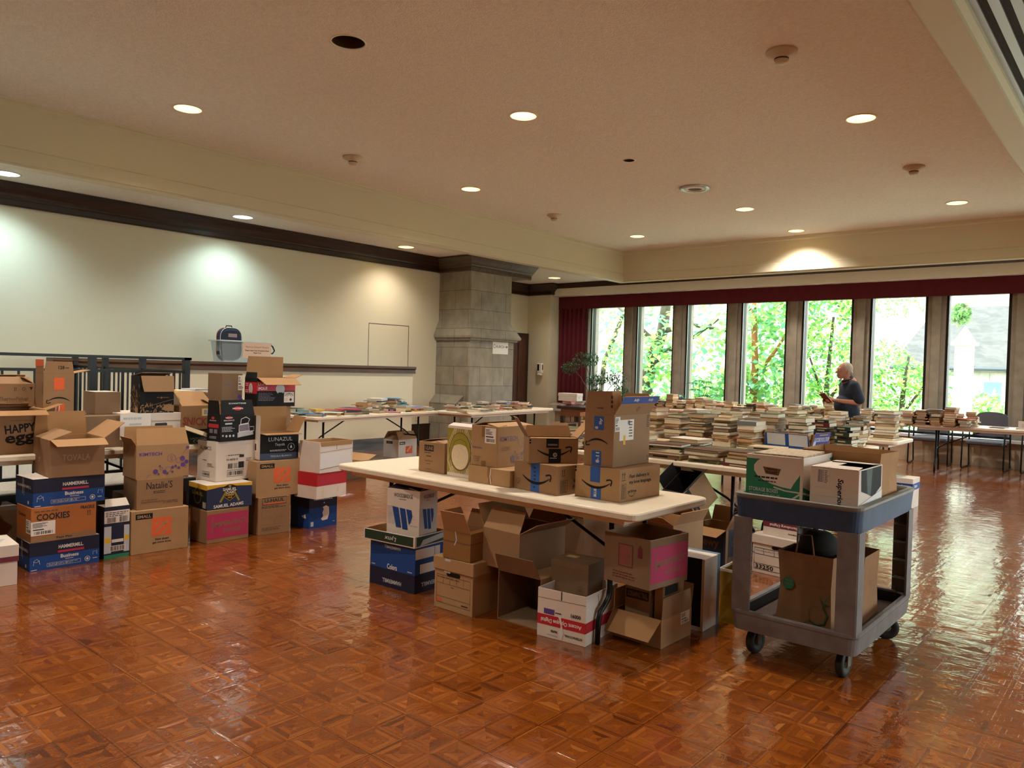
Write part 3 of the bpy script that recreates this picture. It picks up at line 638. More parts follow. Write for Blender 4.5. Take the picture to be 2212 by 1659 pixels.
WPR = mat('white_print', 'dcd8d4', rough=.6); OCHRE = mat('orange_carton', 'b0682c', rough=.65, noise=.06, nscale=6); GOLD = mat('olive_gold_print', '96862c', rough=.4); CREAM = mat('cream_page', 'd8c6a4', rough=.85, noise=.08, nscale=90)
TINT = mat('pale_tan_print', 'b89a78', rough=.8); FADED = mat('faded_blue_print', '7a7080', rough=.8)
SIDES = {'A': lambda a, b, h: ((0, 0, h), (1, 0, 0), (0, 1, 0), a, b), 'B': lambda a, b, h: ((0, b, h), (0, -1, 0), (1, 0, 0), b, a),
         'C': lambda a, b, h: ((a, b, h), (-1, 0, 0), (0, -1, 0), a, b), 'D': lambda a, b, h: ((a, 0, h), (0, 1, 0), (-1, 0, 0), b, a)}
def fprints(e, a, b, h, A=(), B=(), T=(), C=(), D=()):
    m = MB()
    if A: prints(m, ((0, 0, 0), (1, 0, 0), (0, 0, 1)), a, h, A)
    if B: prints(m, ((0, b, 0), (0, -1, 0), (0, 0, 1)), b, h, B)
    if T: prints(m, ((0, 0, h), (1, 0, 0), (0, 1, 0)), a, b, T)
    if m.f: m.build('printing', e)
def box(name, label, x, y, z, a, b, h, t, mt=None, A=(), B=(), T=(), open_=False, flaps=None, inn=None, cat='box', rot=None, lid=None, group=None, handles=()):
    mt = mt or KRAFT; inn = inn or KIN
    e = thing(name, label, cat, (x, y, z), R(t), group)
    if rot is not None: e.rotation_euler = rot
    m = MB()
    if open_: m.frame_box(0, 0, 0, a, b, h, .005, mt, inn)
    else: m.box(0, 0, 0, a, b, h, mt)
    m.build('body', e, .0025)
    if not open_ and lid is None and not T: T = [('r', .0, .495, 1, .505, LBR), ('r', -.0, .44, 1, .56, TAPE)]
    fprints(e, a, b, h, A, B, T if not open_ else ())
    for k, spec in (flaps or {}).items():
        ang, ln = spec[0], spec[1]; side = k[0]; mo = spec[2] if len(spec) > 2 else mt; pr = spec[3] if len(spec) > 3 else None; bend = spec[4] if len(spec) > 4 else 0
        O, S, I, W, D = SIDES[side](a, b, h); O, S, I = Vector(O), Vector(S), Vector(I)
        d = I*math.cos(R(ang))+Vector((0, 0, 1))*math.sin(R(ang)); nn = S.cross(d); th = .004; g = .004
        P0, P1 = O+S*g, O+S*(W-g); tp = .012
        d2 = I*math.cos(R(ang+bend))+Vector((0, 0, 1))*math.sin(R(ang+bend))
        m = MB(); mid0, mid1 = P0+d*ln*.6+S*tp*.5, P1+d*ln*.6-S*tp*.5
        q = [P0, P1, mid1, mid0, mid1+d2*ln*.4-S*tp*.5, mid0+d2*ln*.4+S*tp*.5]; r_ = [p-nn*th for p in q]
        m.faces(q+r_, [(0, 1, 2, 3), (3, 2, 4, 5)], mo)
        m.faces(q+r_, [(9, 8, 7, 6), (11, 10, 8, 9), (0, 3, 9, 6), (3, 5, 11, 9), (1, 7, 8, 2), (2, 8, 10, 4), (4, 10, 11, 5), (0, 6, 7, 1)], inn)
        fl = m.build('flap', e)
        if pr:
            m = MB(); prints(m, (P0, S, d), W, ln*.6 if bend else ln, pr); m.build('flap_printing', fl)
    if lid is not None:
        lh, ov, lm = lid[:3]; m = MB(); m.box(-ov, -ov, h-lh, a+ov, b+ov, h+.004, lm); l = m.build('lid', e, .003)
        if len(lid) > 3:
            m = MB(); prints(m, ((-ov, -ov, h-lh), (1, 0, 0), (0, 0, 1)), a+2*ov, lh, lid[3]);
            if len(lid) > 4: prints(m, ((-ov, b+ov, h-lh), (0, -1, 0), (0, 0, 1)), b+2*ov, lh, lid[4])
            if len(lid) > 5: prints(m, ((-ov, -ov, h+.004), (1, 0, 0), (0, 1, 0)), a+2*ov, b+2*ov, lid[5])
            m.build('lid_printing', l)
    for sd, s, tz, wd in handles:
        m = MB(); n = 12; hh = .026; pts = []
        for i in range(n): 
            an = 2*PI*i/n; pts.append(((wd/2-hh/2)*(1 if math.cos(an) > 0 else -1)+hh/2*math.cos(an), hh/2*math.sin(an)))
        O, S = (Vector((0, b, 0)), Vector((0, -1, 0))) if sd == 'B' else (Vector((0, 0, 0)), Vector((1, 0, 0)))
        N_ = S.cross(Vector((0, 0, 1))); m.poly([O+S*(s+p[0])+Vector((0, 0, tz+p[1]))+N_*.0012 for p in pts], BLACKM); m.build('hand_hole', e)
    return e
HMB = [('r', 0, 0, 1, 1, BLUE), ('r', 0, .5, 1, 1, NAVY), ('t', 'HAMMERMILL.', .58, .75, .36, .13, WPR), ('r', .39, .54, .77, .62, RED), ('r', .40, .555, .76, .605, PINK), ('t', 'Business', .56, .41, .26, .13, WPR), ('lines', .5, .27, .66, .32, 1, WPR),
       ('l', [(.24, .10), (.72, .10)], .0022, SILV), ('l', [(.24, .22), (.72, .22)], .0022, SILV), ('l', [(.24, .10), (.24, .22)], .0022, SILV), ('l', [(.37, .10), (.37, .22)], .0022, SILV), ('l', [(.52, .10), (.52, .22)], .0022, SILV), ('l', [(.72, .10), (.72, .22)], .0022, SILV), ('lines', .26, .12, .7, .2, 2, SILV),
       ('o', .82, .18, .016, .016, .003, WPR), ('c', .82, .18, .008, WPR), ('lines', .9, .14, .97, .2, 1, WPR), ('l', [(.02, .04), (.1, .05)], .004, WPR),
       ('l', [(.05, .2), (.06, .36), (.10, .42), (.13, .34), (.14, .22)], .0028, SILV), ('l', [(.05, .34), (.09, .3), (.14, .36)], .0028, SILV), ('l', [(.90, .3), (.905, .43), (.94, .4), (.96, .44), (.96, .3)], .0028, SILV)]
HMS = [('r', 0, 0, 1, 1, BLUE), ('r', 0, .5, 1, 1, NAVY), ('t', 'HAMMERMILL', .5, .7, .8, .1, SILV, 0, True, -.0), ('l', [(.4, .4), (.42, .98)], .006, WPR), ('l', [(.5, .35), (.47, .95)], .004, WPR), ('c', .75, .15, .012, WPR)]
THD = [('r', 0, .8, .0, .8, ORG)]
def homedepot(s=1.0): return [('r', .07, .80, .36, .93, BLK), ('t', 'SMALL', .215, .865, .24, .075, KRAFT2), ('p', [(.35, .38), (.69, .38), (.69, .8), (.35, .8)], ORG),
    ('t', 'THE', .45, .69, .13, .06, KRAFT2, 42), ('t', 'HOME', .525, .60, .30, .10, KRAFT2, 42), ('t', 'DEPOT', .60, .49, .24, .07, KRAFT2, 42), ('t', 'How doers', .53, .30, .24, .055, INK), ('t', 'get more done.', .53, .22, .33, .06, INK)]
def hexart(m): return [('hex', .66, .58, .032, False, m), ('hex', .80, .5, .022, False, m), ('hex', .87, .55, .021, True, m), ('hex', .88, .36, .019, True, m), ('hex', .95, .44, .017, True, m), ('hex', .93, .3, .01, False, m), ('hex', .80, .27, .012, True, m), ('hex', .74, .33, .011, True, m), ('hex', .68, .30, .012, True, m), ('hex', .60, .24, .022, False, m), ('hex', .53, .18, .016, True, m), ('hex', .47, .28, .011, False, m), ('hex', .44, .36, .008, True, m), ('hex', .36, .2, .02, True, m), ('hex', .42, .12, .008, True, m), ('hex', .58, .12, .01, True, m), ('hex', .68, .16, .009, True, m),
    ('l', [(.2, .03), (.22, .1), (.28, .11)], .002, m), ('l', [(.87, .68), (.95, .85)], .002, m), ('hex', .97, .88, .012, True, m), ('l', [(.655, .5), (.645, .62), (.665, .66), (.68, .6), (.67, .5)], .002, m)]
def barlabel(s0, t0, s1, t1): return [('l', [(s0, t0), (s1, t0), (s1, t1), (s0, t1), (s0, t0)], .003, INK), ('bar', s0+.02, t0+.03, s1-.02, t1-.03, INK)]
# ---------------------------------------------------------------- left stacks on the floor
box('archive_box', 'white box with a maroon band, cut by the left edge of the picture', -5.43, 1.30, 0, .31, .33, .25, 85, WHT, lid=(.10, .006, WHT, [('r', 0, 0, 1, .32, MAR)], [('r', 0, 0, 1, .32, MAR)], [('p', [(.2, .3), (.7, .25), (.9, .6), (.4, .7)], SILV)]))
box('paper_carton', 'blue and navy paper carton on the floor, bottom of the leftmost stack', -5.651, 1.752, 0, .431, .28, .191, 89, BLUE, A=HMB, B=HMS, T=[('r', 0, 0, 1, 1, WHT)])
box('cookie_box', 'orange carton printed COOKIES with a white label wrapped on its corner', -5.647, 1.756, .191, .404, .28, .231, 90, OCHRE,
    A=[('r', 0, 0, 1, .16, KRAFT), ('t', 'COOKIES', .33, .72, .50, .19, INK), ('lines', .05, .84, .55, .93, 1, LBR), ('t', 'FRAGILE', .86, .88, .22, .1, INK), ('arrows', .88, .72, .14, INK), ('t', 'Fast Pan', .5, .08, .24, .06, INK), ('label', -.0, .2, .36, .6)],
    B=[('r', 0, 0, 1, .16, KRAFT), ('label', .68, .25, 1, .65), ('t', 'Cotton', .4, .75, .5, .1, INK)], T=[('r', 0, .45, 1, .55, TAPE)])
box('paper_carton', 'blue and navy paper carton third up in the leftmost stack, torn tape on its end', -5.659, 1.769, .422, .455, .30, .189, 92, BLUE, A=HMB, B=HMS, T=[('r', 0, 0, 1, 1, WHT)])
TOV = [('t', 'TOVALA', .48, .52, .50, .17, TINT, 0, False)]
box('open_carton', 'open brown carton printed TOVALA on top of the leftmost stack', -5.665, 1.864, .611, .345, .40, .255, 86, KRAFT, open_=True, A=TOV, B=[('l', [(.35, .98), (.4, .72)], .03, TAPE), ('c', .4, .45, .006, WPR), ('c', .45, .45, .006, WPR), ('c', .4, .38, .006, WPR)],
    flaps={'A': (196, .13, KRAFT), 'B': (20, .15), 'C': (90, .17), 'D': (143, .17)})
box('bottle_carton', 'narrow purple and white drinks carton standing between two floor stacks', -5.671, 2.224, 0, .174, .12, .37, 90, NAVY,
    A=[('r', .0, .68, 1, .92, WHT), ('lines', .05, .8, .95, .9, 3, INK), ('bar', .1, .69, .45, .79, INK), ('bar', .6, .69, .9, .8, INK), ('r', .0, .1, .28, .62, SILV), ('r', .78, .1, 1, .62, SILV), ('r', .02, .3, .26, .4, YEL), ('r', .8, .32, .98, .42, YEL), ('r', .3, .3, .76, .36, WHT), ('r', .22, .13, .85, .24, WHT), ('bar', .26, .14, .8, .23, INK), ('r', 0, 0, 1, .07, GRN)],
    flaps={'A': (60, .06, WHT)}, T=[('r', 0, 0, 1, 1, WHT)])
box('moving_box', 'brown moving box marked SMALL on the floor beside the narrow drinks carton', -5.655, 2.404, 0, .415, .31, .317, 87, KRAFT2, A=homedepot())
box('juice_carton', "brown carton printed Natalie's, middle of the second stack", -5.688, 2.452, .317, .341, .26, .225, 87, KRAFT, A=[('t', "Natalie'S", .48, .78, .56, .24, INK, 0, False), ('lines', .35, .5, .7, .6, 2, INK), ('lines', .1, .2, .6, .34, 2, LBR), ('t', '3100702', .72, .2, .32, .1, LBR)])
box('glove_carton', 'brown carton with purple hexagons and a tented flap, top of the second stack', -5.70, 2.448, .542, .387, .27, .25, 86, KRAFT2, open_=True, A=[('t', 'KIMTECH', .27, .73, .42, .10, PURP)]+hexart(PURP), flaps={'A': (68, .13, KIN), 'B': (120, .06), 'C': (100, .12, BLK)})
e = box('produce_box', 'brown box with a pink printed front on the floor, third stack', -5.619, 2.961, 0, .359, .26, .258, 91, KRAFT, A=[('r', .0, .13, .985, .88, PINK), ('t', 'IMPERFECT', .55, .57, .82, .15, KRAFT3, 3), ('t', 'FOODS', .6, .34, .42, .12, KRAFT3, 3), ('l', [(.12, .3), (.11, .62), (.14, .78)], .006, KRAFT3)])
SAMA = [('r', 0, 0, 1, 1, mat('deep_blue_print', '1e2a50')), ('p', [(0, .82), (.28, .9), (.5, .92), (.72, .9), (1, .86), (1, 1), (0, 1)], YEL), ('p', [(.36, .9), (.5, 1), (.64, .9), (.65, .5), (.5, .28), (.35, .5)], BLK), ('l', [(.36, .5), (.5, .3), (.64, .5)], .005, GOLD), ('c', .5, .92, .012, GOLD),
    ('t', 'SAMUEL', .5, .78, .30, .13, WPR), ('t', 'ADAMS', .5, .65, .26, .12, WPR), ('t', 'SUMMER', .5, .54, .2, .08, YEL), ('t', 'ALE', .5, .44, .1, .07, YEL), ('t', 'SAMUEL ADAMS', .48, .12, .66, .14, WPR, 2)] + [('c', .5+s*(.2-.02*i), .3+.07*i, .009, GOLD) for i in range(6) for s in (-1, 1)]
box('beer_carton', 'blue and yellow beer carton printed SAMUEL ADAMS in the third stack', -5.64, 2.965, .263, .377, .32, .190, 87, BLK, A=SAMA, B=[('r', 0, .8, 1, 1, YEL), ('t', 'SAMUEL', .5, .6, .6, .15, GOLD), ('o', .5, .5, .06, .06, .006, GOLD), ('bar', .8, .05, .97, .3, WPR)], T=[('r', 0, 0, 1, 1, WHT)], lid=None)
box('wine_carton', 'creased white wine carton printed ALAMOS with black bar codes', -5.76, 3.10, .456, .37, .26, .322, 95, WHT, A=[('r', .0, .9, 1, .905, SILV), ('lines', .3, .62, .68, .66, 1, INK), ('t', 'DO 400720 10', .40, .53, .28, .05, INK), ('r', .58, .57, .70, .64, INK), ('bar', .3, .3, .42, .43, INK), ('lines', .44, .3, .55, .43, 4, INK), ('r', .56, .3, .7, .46, INK), ('lines', .75, .45, .95, .55, 3, INK)]+barlabel(.28, .1, .70, .26),
    B=[('t', 'ALAMOS', .45, .82, .6, .1, INK, 0, False), ('lines', .3, .5, .6, .53, 1, INK), ('lines', .55, .35, .9, .45, 3, INK)]+barlabel(.3, .1, .68, .22), T=[('r', 0, 0, 1, 1, WHT)])
box('food_container_box', 'black carton of clear food containers with upright flaps, top of the third stack', -5.742, 3.12, .778, .335, .165, .222, 98, BLK, open_=True,
    A=[('c', .25, .87, .028, .012, RED), ('t', 'Rubbermaid', .25, .87, .2, .045, WPR), ('t', 'BRILLIANCE', .25, .77, .3, .05, SILV), ('r', .14, .62, .34, .68, SILV), ('lines', .05, .35, .42, .55, 4, SILV), ('p', [(.5, .12), (.97, .2), (.95, .36), (.5, .3)], SILV), ('p', [(.54, .32), (.85, .36), (.82, .62), (.54, .58)], FADED), ('l', [(.54, .32), (.85, .36), (.82, .62), (.54, .58), (.54, .32)], .006, WPR), ('l', [(.58, .6), (.8, .64), (.85, .78), (.74, .87), (.6, .8), (.58, .6)], .006, WPR), ('l', [(.86, .3), (.98, .34), (.98, .5), (.86, .5)], .005, WPR), ('c', .08, .22, .008, SILV), ('c', .18, .2, .01, SILV), ('c', .28, .2, .01, SILV), ('c', .38, .2, .01, SILV)],
    B=[('c', .45, .85, .02, .012, RED), ('t', 'BRILLIANCE', .45, .76, .5, .04, SILV), ('r', .1, .5, .9, .64, RED), ('r', .2, .3, .45, .45, FADED), ('r', .55, .3, .8, .45, FADED), ('lines', .2, .1, .8, .2, 2, SILV)],
    flaps={'A': (80, .115, BLK, [('t', 'BRILLIANCE', .5, .75, .5, .1, SILV, 180), ('c', .5, .38, .04, .016, RED), ('t', 'Rubbermaid', .5, .38, .3, .1, WPR, 180)]), 'B': (92, .11, BLK), 'C': (60, .1)})
box('moving_box', 'tall brown moving box printed U-HAUL on the floor', -5.622, 3.404, 0, .285, .30, .31, 86, KRAFT, A=[('l', [(.12, .80), (.88, .80), (.88, .98), (.12, .98), (.12, .80)], .005, INK), ('t', 'U-HAUL', .5, .905, .62, .09, INK), ('r', .16, .81, .84, .845, ORG), ('lines', .1, .7, .92, .77, 2, INK)]+[('l', [(x, y), (x+.36, y), (x+.36, y+.17), (x, y+.17), (x, y)], .0015, LBR) for x in (.12, .52) for y in (.47, .26)]+[('lines', .12, .1, .9, .2, 3, LBR)])
box('moving_box', 'brown moving box marked SMALL with an orange square, above the U-HAUL box', -5.644, 3.392, .31, .442, .31, .297, 85, KRAFT2, A=homedepot())
box('tequila_carton', 'black tequila carton printed LUNAZUL with open brown flaps', -5.70, 3.455, .612, .345, .24, .218, 83, BLK, open_=True,
    A=[('r', 0, 0, 1, .24, mat('slate_blue_print', '34405c')), ('t', 'LUNAZUL', .52, .78, .62, .15, SILV, 0, False), ('t', 'Tequila', .5, .56, .26, .13, SILV, 0, False, .3), ('o', .8, .46, .03, .03, .003, SILV), ('p', [(.77, .42), (.8, .55), (.83, .42)], WPR), ('lines', .25, .3, .75, .38, 2, SILV), ('t', 'TEQUILA BLANCO', .54, .12, .56, .08, SILV, 0, False)],
    B=[('r', 0, 0, 1, 1, WHT), ('label', .1, .3, .8, .75), ('r', .15, .35, .7, .6, INK)],
    flaps={'B': (88, .15, WHT), 'C': (82, .22, KRAFT, None), 'D': (118, .15, KRAFT), 'A': (183, .09, KRAFT3)})
box('plain_carton', 'brown carton with faint print behind the LUNAZUL carton, holding up the light bulb box', -6.03, 3.40, .0, .40, .30, .62, 90, KRAFT3)
box('plain_carton', 'brown carton with a house mark just under the light bulb box', -5.96, 3.48, .62, .43, .30, .42, 90, KRAFT, A=[('p', [(.35, .86), (.45, .94), (.55, .86), (.5, .86), (.5, .8), (.4, .8), (.4, .86)], INK), ('lines', .25, .7, .65, .76, 1, INK), ('t', '2205460 3 22:00:51', .45, .45, .6, .04, LBR)])
box('light_bulb_box', 'black and red light box with a wide pale flap, highest of the left stacks', -5.95, 3.565, 1.04, .38, .20, .25, 90, BLK, open_=True,
    A=[('r', 0, .55, 1, .88, RED), ('t', 'LIGHT', .15, .8, .25, .1, WPR, 4), ('t', 'POLE', .15, .64, .22, .1, WPR, 4), ('c', .6, .62, .045, SILV), ('r', .55, .1, .66, .5, BLK), ('lines', .04, .2, .46, .5, 6, FADED), ('r', .70, .14, .97, .52, WHT), ('hex', .76, .24, .012, False, INK), ('c', .88, .24, .012, INK), ('l', [(.73, .36), (.78, .44), (.84, .48), (.9, .44), (.95, .36)], .004, INK), ('l', [(.78, .34), (.84, .46), (.9, .34)], .004, INK)],
    B=[('r', 0, .45, 1, .85, RED), ('c', .5, .63, .03, .045, WPR), ('c', .5, .63, .022, .036, SILV), ('r', .46, .2, .54, .5, BLK), ('lines', .05, .7, .4, .82, 2, WPR), ('lines', .05, .48, .4, .6, 2, WPR)],
    flaps={'A': (206, .13, KIN), 'B': (78, .0501), 'C': (84, .19, KIN), 'D': (160, .09)})
box('paper_carton', 'blue paper carton with a torn white patch, bottom of the rightmost floor stack', -5.567, 3.857, 0, .29, .28, .283, 90, BLUE, A=[('r', 0, 0, 1, 1, BLUE), ('r', 0, .62, 1, 1, NAVY), ('t', 'HAMMERMILL', .5, .88, .66, .07, SILV), ('p', [(.48, .62), (.6, .66), (.7, .6), (.72, .4), (.66, .22), (.48, .2), (.42, .26), (.5, .33), (.47, .45), (.52, .55)], WHT), ('c', .53, .75, .005, WPR), ('r', .06, .06, .16, .2, SILV), ('lines', .86, .12, .95, .16, 1, WPR)], B=[('r', 0, .62, 1, 1, NAVY), ('p', [(.6, .35), (.8, .42), (.85, .3), (.7, .3)], WPR)], T=[('r', 0, 0, 1, 1, WHT)])
box('red_white_box', 'white box with a red lid band, second up in the rightmost floor stack', -5.385, 3.80, .284, .345, .27, .22, 98, WHT, A=[('r', 0, .5, 1, 1, RED), ('t', 'OSMOSOUND', .36, .66, .5, .1, PINK), ('l', [(.2, .05), (.22, .45)], .02, CREAM), ('l', [(.7, .2), (.72, .4)], .02, CREAM)], B=[('r', 0, .5, 1, 1, RED)], T=[('r', 0, 0, 1, 1, RED)])
box('open_white_box', 'open white box with a folded front panel, top of the rightmost floor stack', -5.37, 3.815, .505, .385, .25, .265, 98, WHT, open_=True, inn=KIN, A=[('l', [(.5, .72), (.5, 1)], .004, BLK), ('l', [(0, .66), (1, .72)], .003, LBR), ('p', [(0, .12), (.98, .22), (.92, .66), (.02, .62)], WPR), ('l', [(.0, .12), (.98, .22)], .004, LBR)], flaps={'A': (272, .04, WHT)})
# ---------------------------------------------------------------- second row on the table behind
box('egg_carton', 'tall brown box printed HAPPY eggs at the left edge of the picture', -6.08, 1.28, .74, .70, .42, .30, 90, KRAFT, open_=True, A=[('t', 'HAPPY', .765, .60, .27, .20, BLK, 6), ('t', 'eggs', .80, .33, .33, .26, BLK, 5), ('lines', .68, .76, .88, .8, 1, LBR), ('r', .86, .9, .92, .98, SILV)], flaps={'A': (196, .10, KRAFT2), 'C': (20, .12), 'D': (160, .12, KRAFT2), 'B': (20, .1)})
box('laboratory_carton', 'small brown carton with handling symbols, left of the tall taped box', -6.42, 1.55, 1.05, .46, .24, .17, 90, KRAFT, open_=True, A=[('t', 'ThermoFisher', .70, .35, .42, .17, LBR), ('lines', .6, .16, .9, .24, 1, LBR), ('arrows', .72, .78, .14, INK), ('hex', .84, .78, .012, False, INK), ('p', [(.92, .86), (.97, .86), (.945, .72)], INK), ('lines', .5, .84, .6, .9, 1, ORG)], flaps={'A': (30, .1), 'D': (35, .09), 'C': (40, .1)})
box('plain_carton', 'plain brown carton under the small taped carton', -6.44, 1.52, .74, .5, .26, .308, 90, KRAFT3)
SM = [('smile', .5, .42, .72, True, BLK), ('r', .36, .62, .68, .88, ORG), ('r', .36, -.02, .68, .22, ORG)]
box('delivery_box', 'tall brown delivery box with orange tape squares and an upside-down arrow', -6.2, 1.995, .985, .207, .17, .32, 90, KRAFT, open_=True, A=[('smile', .5, .40, .72, True, BLK), ('r', .34, .62, .67, .9, ORG), ('r', .36, .03, .69, .30, ORG), ('l', [(.4, .1), (.42, .25)], .006, WPR), ('l', [(.5, .1), (.52, .25)], .006, WPR)], B=[('l', [(.9, .5), (.9, .8)], .01, LBR)], flaps={'A': (90, .088, KRAFT, [('t', '128', .55, .5, .2, .3, INK), ('lines', .68, .4, .82, .55, 1, INK)]), 'B': (90, .10, KRAFT, [('r', 0, .5, 1, 1, ORG)]), 'D': (168, .12)})
box('plain_carton', 'brown carton behind the upright flap of the TOVALA box', -6.15, 1.96, .74, .57, .32, .245, 90, KRAFT3)
box('plain_carton', 'small dull brown carton with papers lying on it, behind the black botanical box', -6.33, 2.40, .985, .19, .24, .175, 90, KRAFT3, T=[('r', -.0, .1, .9, .9, WPR)])
e = box('file_box', 'white file box with a hand hole and wire-line print, under the black botanical box', -6.13, 2.535, .74, .46, .40, .255, 90, WHT, lid=(.06, .004, WHT), A=[('l', [(.45, .42), (.9, .42)], .004, LBR)]+[('l', [(.45+.075*i, .2), (.45+.075*i, .42)], .003, LBR) for i in range(7)], handles=[('A', .29, .165, .10)])
o = tag(MB().build('paper_note') if False else thing('paper_note', 'handwritten white sheet taped on the front of the white file box', 'paper', (-6.112, 2.50, .80)), 'handwritten white sheet taped on the front of the white file box', 'paper')
m = MB(); m.box(0, 0, 0, .0012, .235, .20, PAPER); prints(m, ((.0012, 0, 0), (0, 1, 0), (0, 0, 1)), .235, .2, [('lines', .1, .72, .95, .9, 1, SILV), ('lines', .3, .5, .7, .66, 1, SILV), ('lines', .35, .36, .6, .46, 1, SILV)]); m.build('sheet', o)
FLOR = [('r', 0, 0, 1, 1, BLK)]; rnd = random.Random(5)
def leafs(n, s0=0, s1=1, t0=0, t1=1):
    o_ = []
    for i in range(n):
        s, t, a, l = rnd.uniform(s0, s1), rnd.uniform(t0, t1), rnd.uniform(0, PI), rnd.uniform(.05, .10)
        dx, dy = math.cos(a)*l*.7, math.sin(a)*l; c = lambda v: min(1, max(0, v))
        o_.append(('p', [(c(s-dx), c(t-dy)), (c(s+dy*.22), c(t-dx*.3)), (c(s+dx), c(t+dy)), (c(s-dy*.22), c(t+dx*.3))], KRAFT))
    return o_
box('botanical_box', 'black box printed with brown leaves, a brown flap hanging over its corner', -6.13, 2.655, .995, .27, .165, .30, 90, BLK, open_=True, A=FLOR+leafs(34, .02, .98, .02, .24)+[('l', [(0, .14), (1, .38)], .003, KRAFT), ('p', [(.62, .1), (.72, .22), (.85, .26), (1, .2), (1, .04), (.8, .06)], KRAFT), ('c', .62, .42, .008, RED), ('lines', .48, .40, .9, .45, 1, KRAFT3)], B=FLOR+leafs(80, .02, .98, .02, .75)+[('p', [(.55, .1), (.7, .2), (.95, .12), (.95, .02), (.7, .02)], KRAFT)],
    flaps={'A': (255, .13, KRAFT, None), 'C': (10, .16, BLK)}, inn=KRAFT)
box('beige_carton', 'pale grey-brown carton heaped with papers behind the SNICK-marked box', -6.42, 3.02, .74, .42, .30, .40, 90, mat('grey_kraft', '9a8a78', rough=.85), open_=True)
for i, (dx, dy, c, n_) in enumerate(((.05, .03, YEL, 'yellow'), (.10, .0, WPR, 'white'), (.2, .04, SILV, 'grey'))):
    e = thing('paper_stack', '%s papers lying on top of the pale grey-brown carton' % n_, 'paper', (-6.66, 3.04+dx, 1.142+.012*i), R(8*i-6), group='papers on the pale carton')
    m = MB(); m.box(0, 0, 0, .2, .18, .010, c); m.build('sheets', e)
box('snack_box', 'brown carton with faded red letters and a small bar code sticker', -6.12, 2.985, .85, .30, .26, .20, 96, KRAFT, A=[('t', 'SNICK', .42, .35, .75, .34, mat('faded_red', '8c3c28'), -4), ('r', .62, .55, .86, .88, YEL), ('r', .65, .58, .83, .85, WPR), ('bar', .68, .62, .8, .82, INK)], open_=True, flaps={'A': (38, .18, KIN), 'D': (30, .1)})
box('green_box', 'dark green carton with small white letters, holding a loose book', -6.06, 2.945, .74, .30, .24, .105, 92, DGRN, A=[('t', 'CALIFORNIA', .55, .42, .5, .12, SILV, 0, False), ('t', 'CRAPE', .6, .2, .42, .2, SILV, 0, False)], open_=True)
e = thing('book', 'thick dark paperback lying aslant on the dark green carton', 'book', (-6.03, 2.96, .865), 0); e.rotation_euler = (R(-18), R(14), R(28))
m = MB(); m.box(0, 0, 0, .18, .13, .04, INK); m.build('cover', e); m = MB(); m.box(.004, -.002, .004, .182, .126, .036, CREAM); m.build('pages', e)
box('glove_carton', 'tall faded brown carton with purple hexagon print, left of the light bulb box', -6.12, 3.335, .74, .19, .24, .585, 90, KRAFT3, A=[('t', 'KIMTECH', .33, .84, .5, .03, FADED)]+[(q[0], q[1], q[2]*.42+.42, q[3], q[4], PURP) if q[0] == 'hex' else ('r', 0, 0, 0, 0, PURP) for q in hexart(PURP)]+[('label', .78, .75, .99, .97)])
for i, (y, w_) in enumerate(((1.45, .42), (2.0, .46), (2.62, .44))):  # cartons added to keep the space under the loaded table dark
    box('dark_carton', ('dim brown carton in the shadow under the loaded table, '+('nearest the left edge', 'behind the cookie box', 'behind the pink-fronted box')[i]), -6.15, y, 0, w_, .38, .34, 90, KRAFT3)
e = thing('plastic_bag', 'crumpled shiny black plastic bag at the left edge behind the orange carton', 'bag', (-5.97, 1.42, .34))
m = MB(); rnd = random.Random(3); n = 14; v = []
for i in range(9):
    for k in range(n):
        a = 2*PI*k/n; r_ = math.sin(PI*(i+.4)/9)**.6*(1+rnd.uniform(-.2, .2)); v.append((.10*r_*math.cos(a), .24*r_*math.sin(a), .001+.16*i/8*(1+rnd.uniform(-.1, .1))))
m.faces(v, [(i*n+k, i*n+(k+1) % n, (i+1)*n+(k+1) % n, (i+1)*n+k) for i in range(8) for k in range(n)], mat('shiny_black_plastic', '1a1918', rough=.12, coat=.5)); m.build('bag_film', e)
# ---------------------------------------------------------------- boxes on the front table
T0 = .741
box('packing_carton', 'small brown carton printed ULINE, leftmost on the front table', -3.511, 3.45, T0, .19, .243, .197, 90, KRAFT, B=[('r', .22, .70, .58, .90, BLK), ('t', 'ULINE', .40, .80, .31, .13, KRAFT), ('lines', .22, .62, .58, .67, 1, INK), ('lines', .3, .5, .5, .56, 1, INK), ('lines', .25, .34, .6, .4, 1, LBR), ('lines', .3, .25, .55, .3, 1, LBR), ('lines', .3, .08, .6, .13, 1, LBR)], open_=True, flaps={'B': (4, .09), 'D': (6, .08), 'A': (5, .1), 'C': (12, .1)})
rays = [('r', 0, .07, 1, .95, GOLD)]
for i in range(13):
    u = -1+i/6; rays.append(('l', [(.5+u*.16*1.5, .95), (.5+u*.5, .62), (.5+u*.47, .5), (.5+u*.55, .3), (.5+u*.22*1.5, .07)] if abs(u) > .5 else [(.5+u*.5, .95), (.5+u*.3, .8)], .004, CREAM))
    rays.append(('l', [(.5+u*.4, .07), (.5+u*.3, .2)], .004, CREAM))
rays = [('l', [(min(.985, max(.015, s_)), t_) for s_, t_ in q[1]], q[2], q[3]) if q[0] == 'l' else q for q in rays]
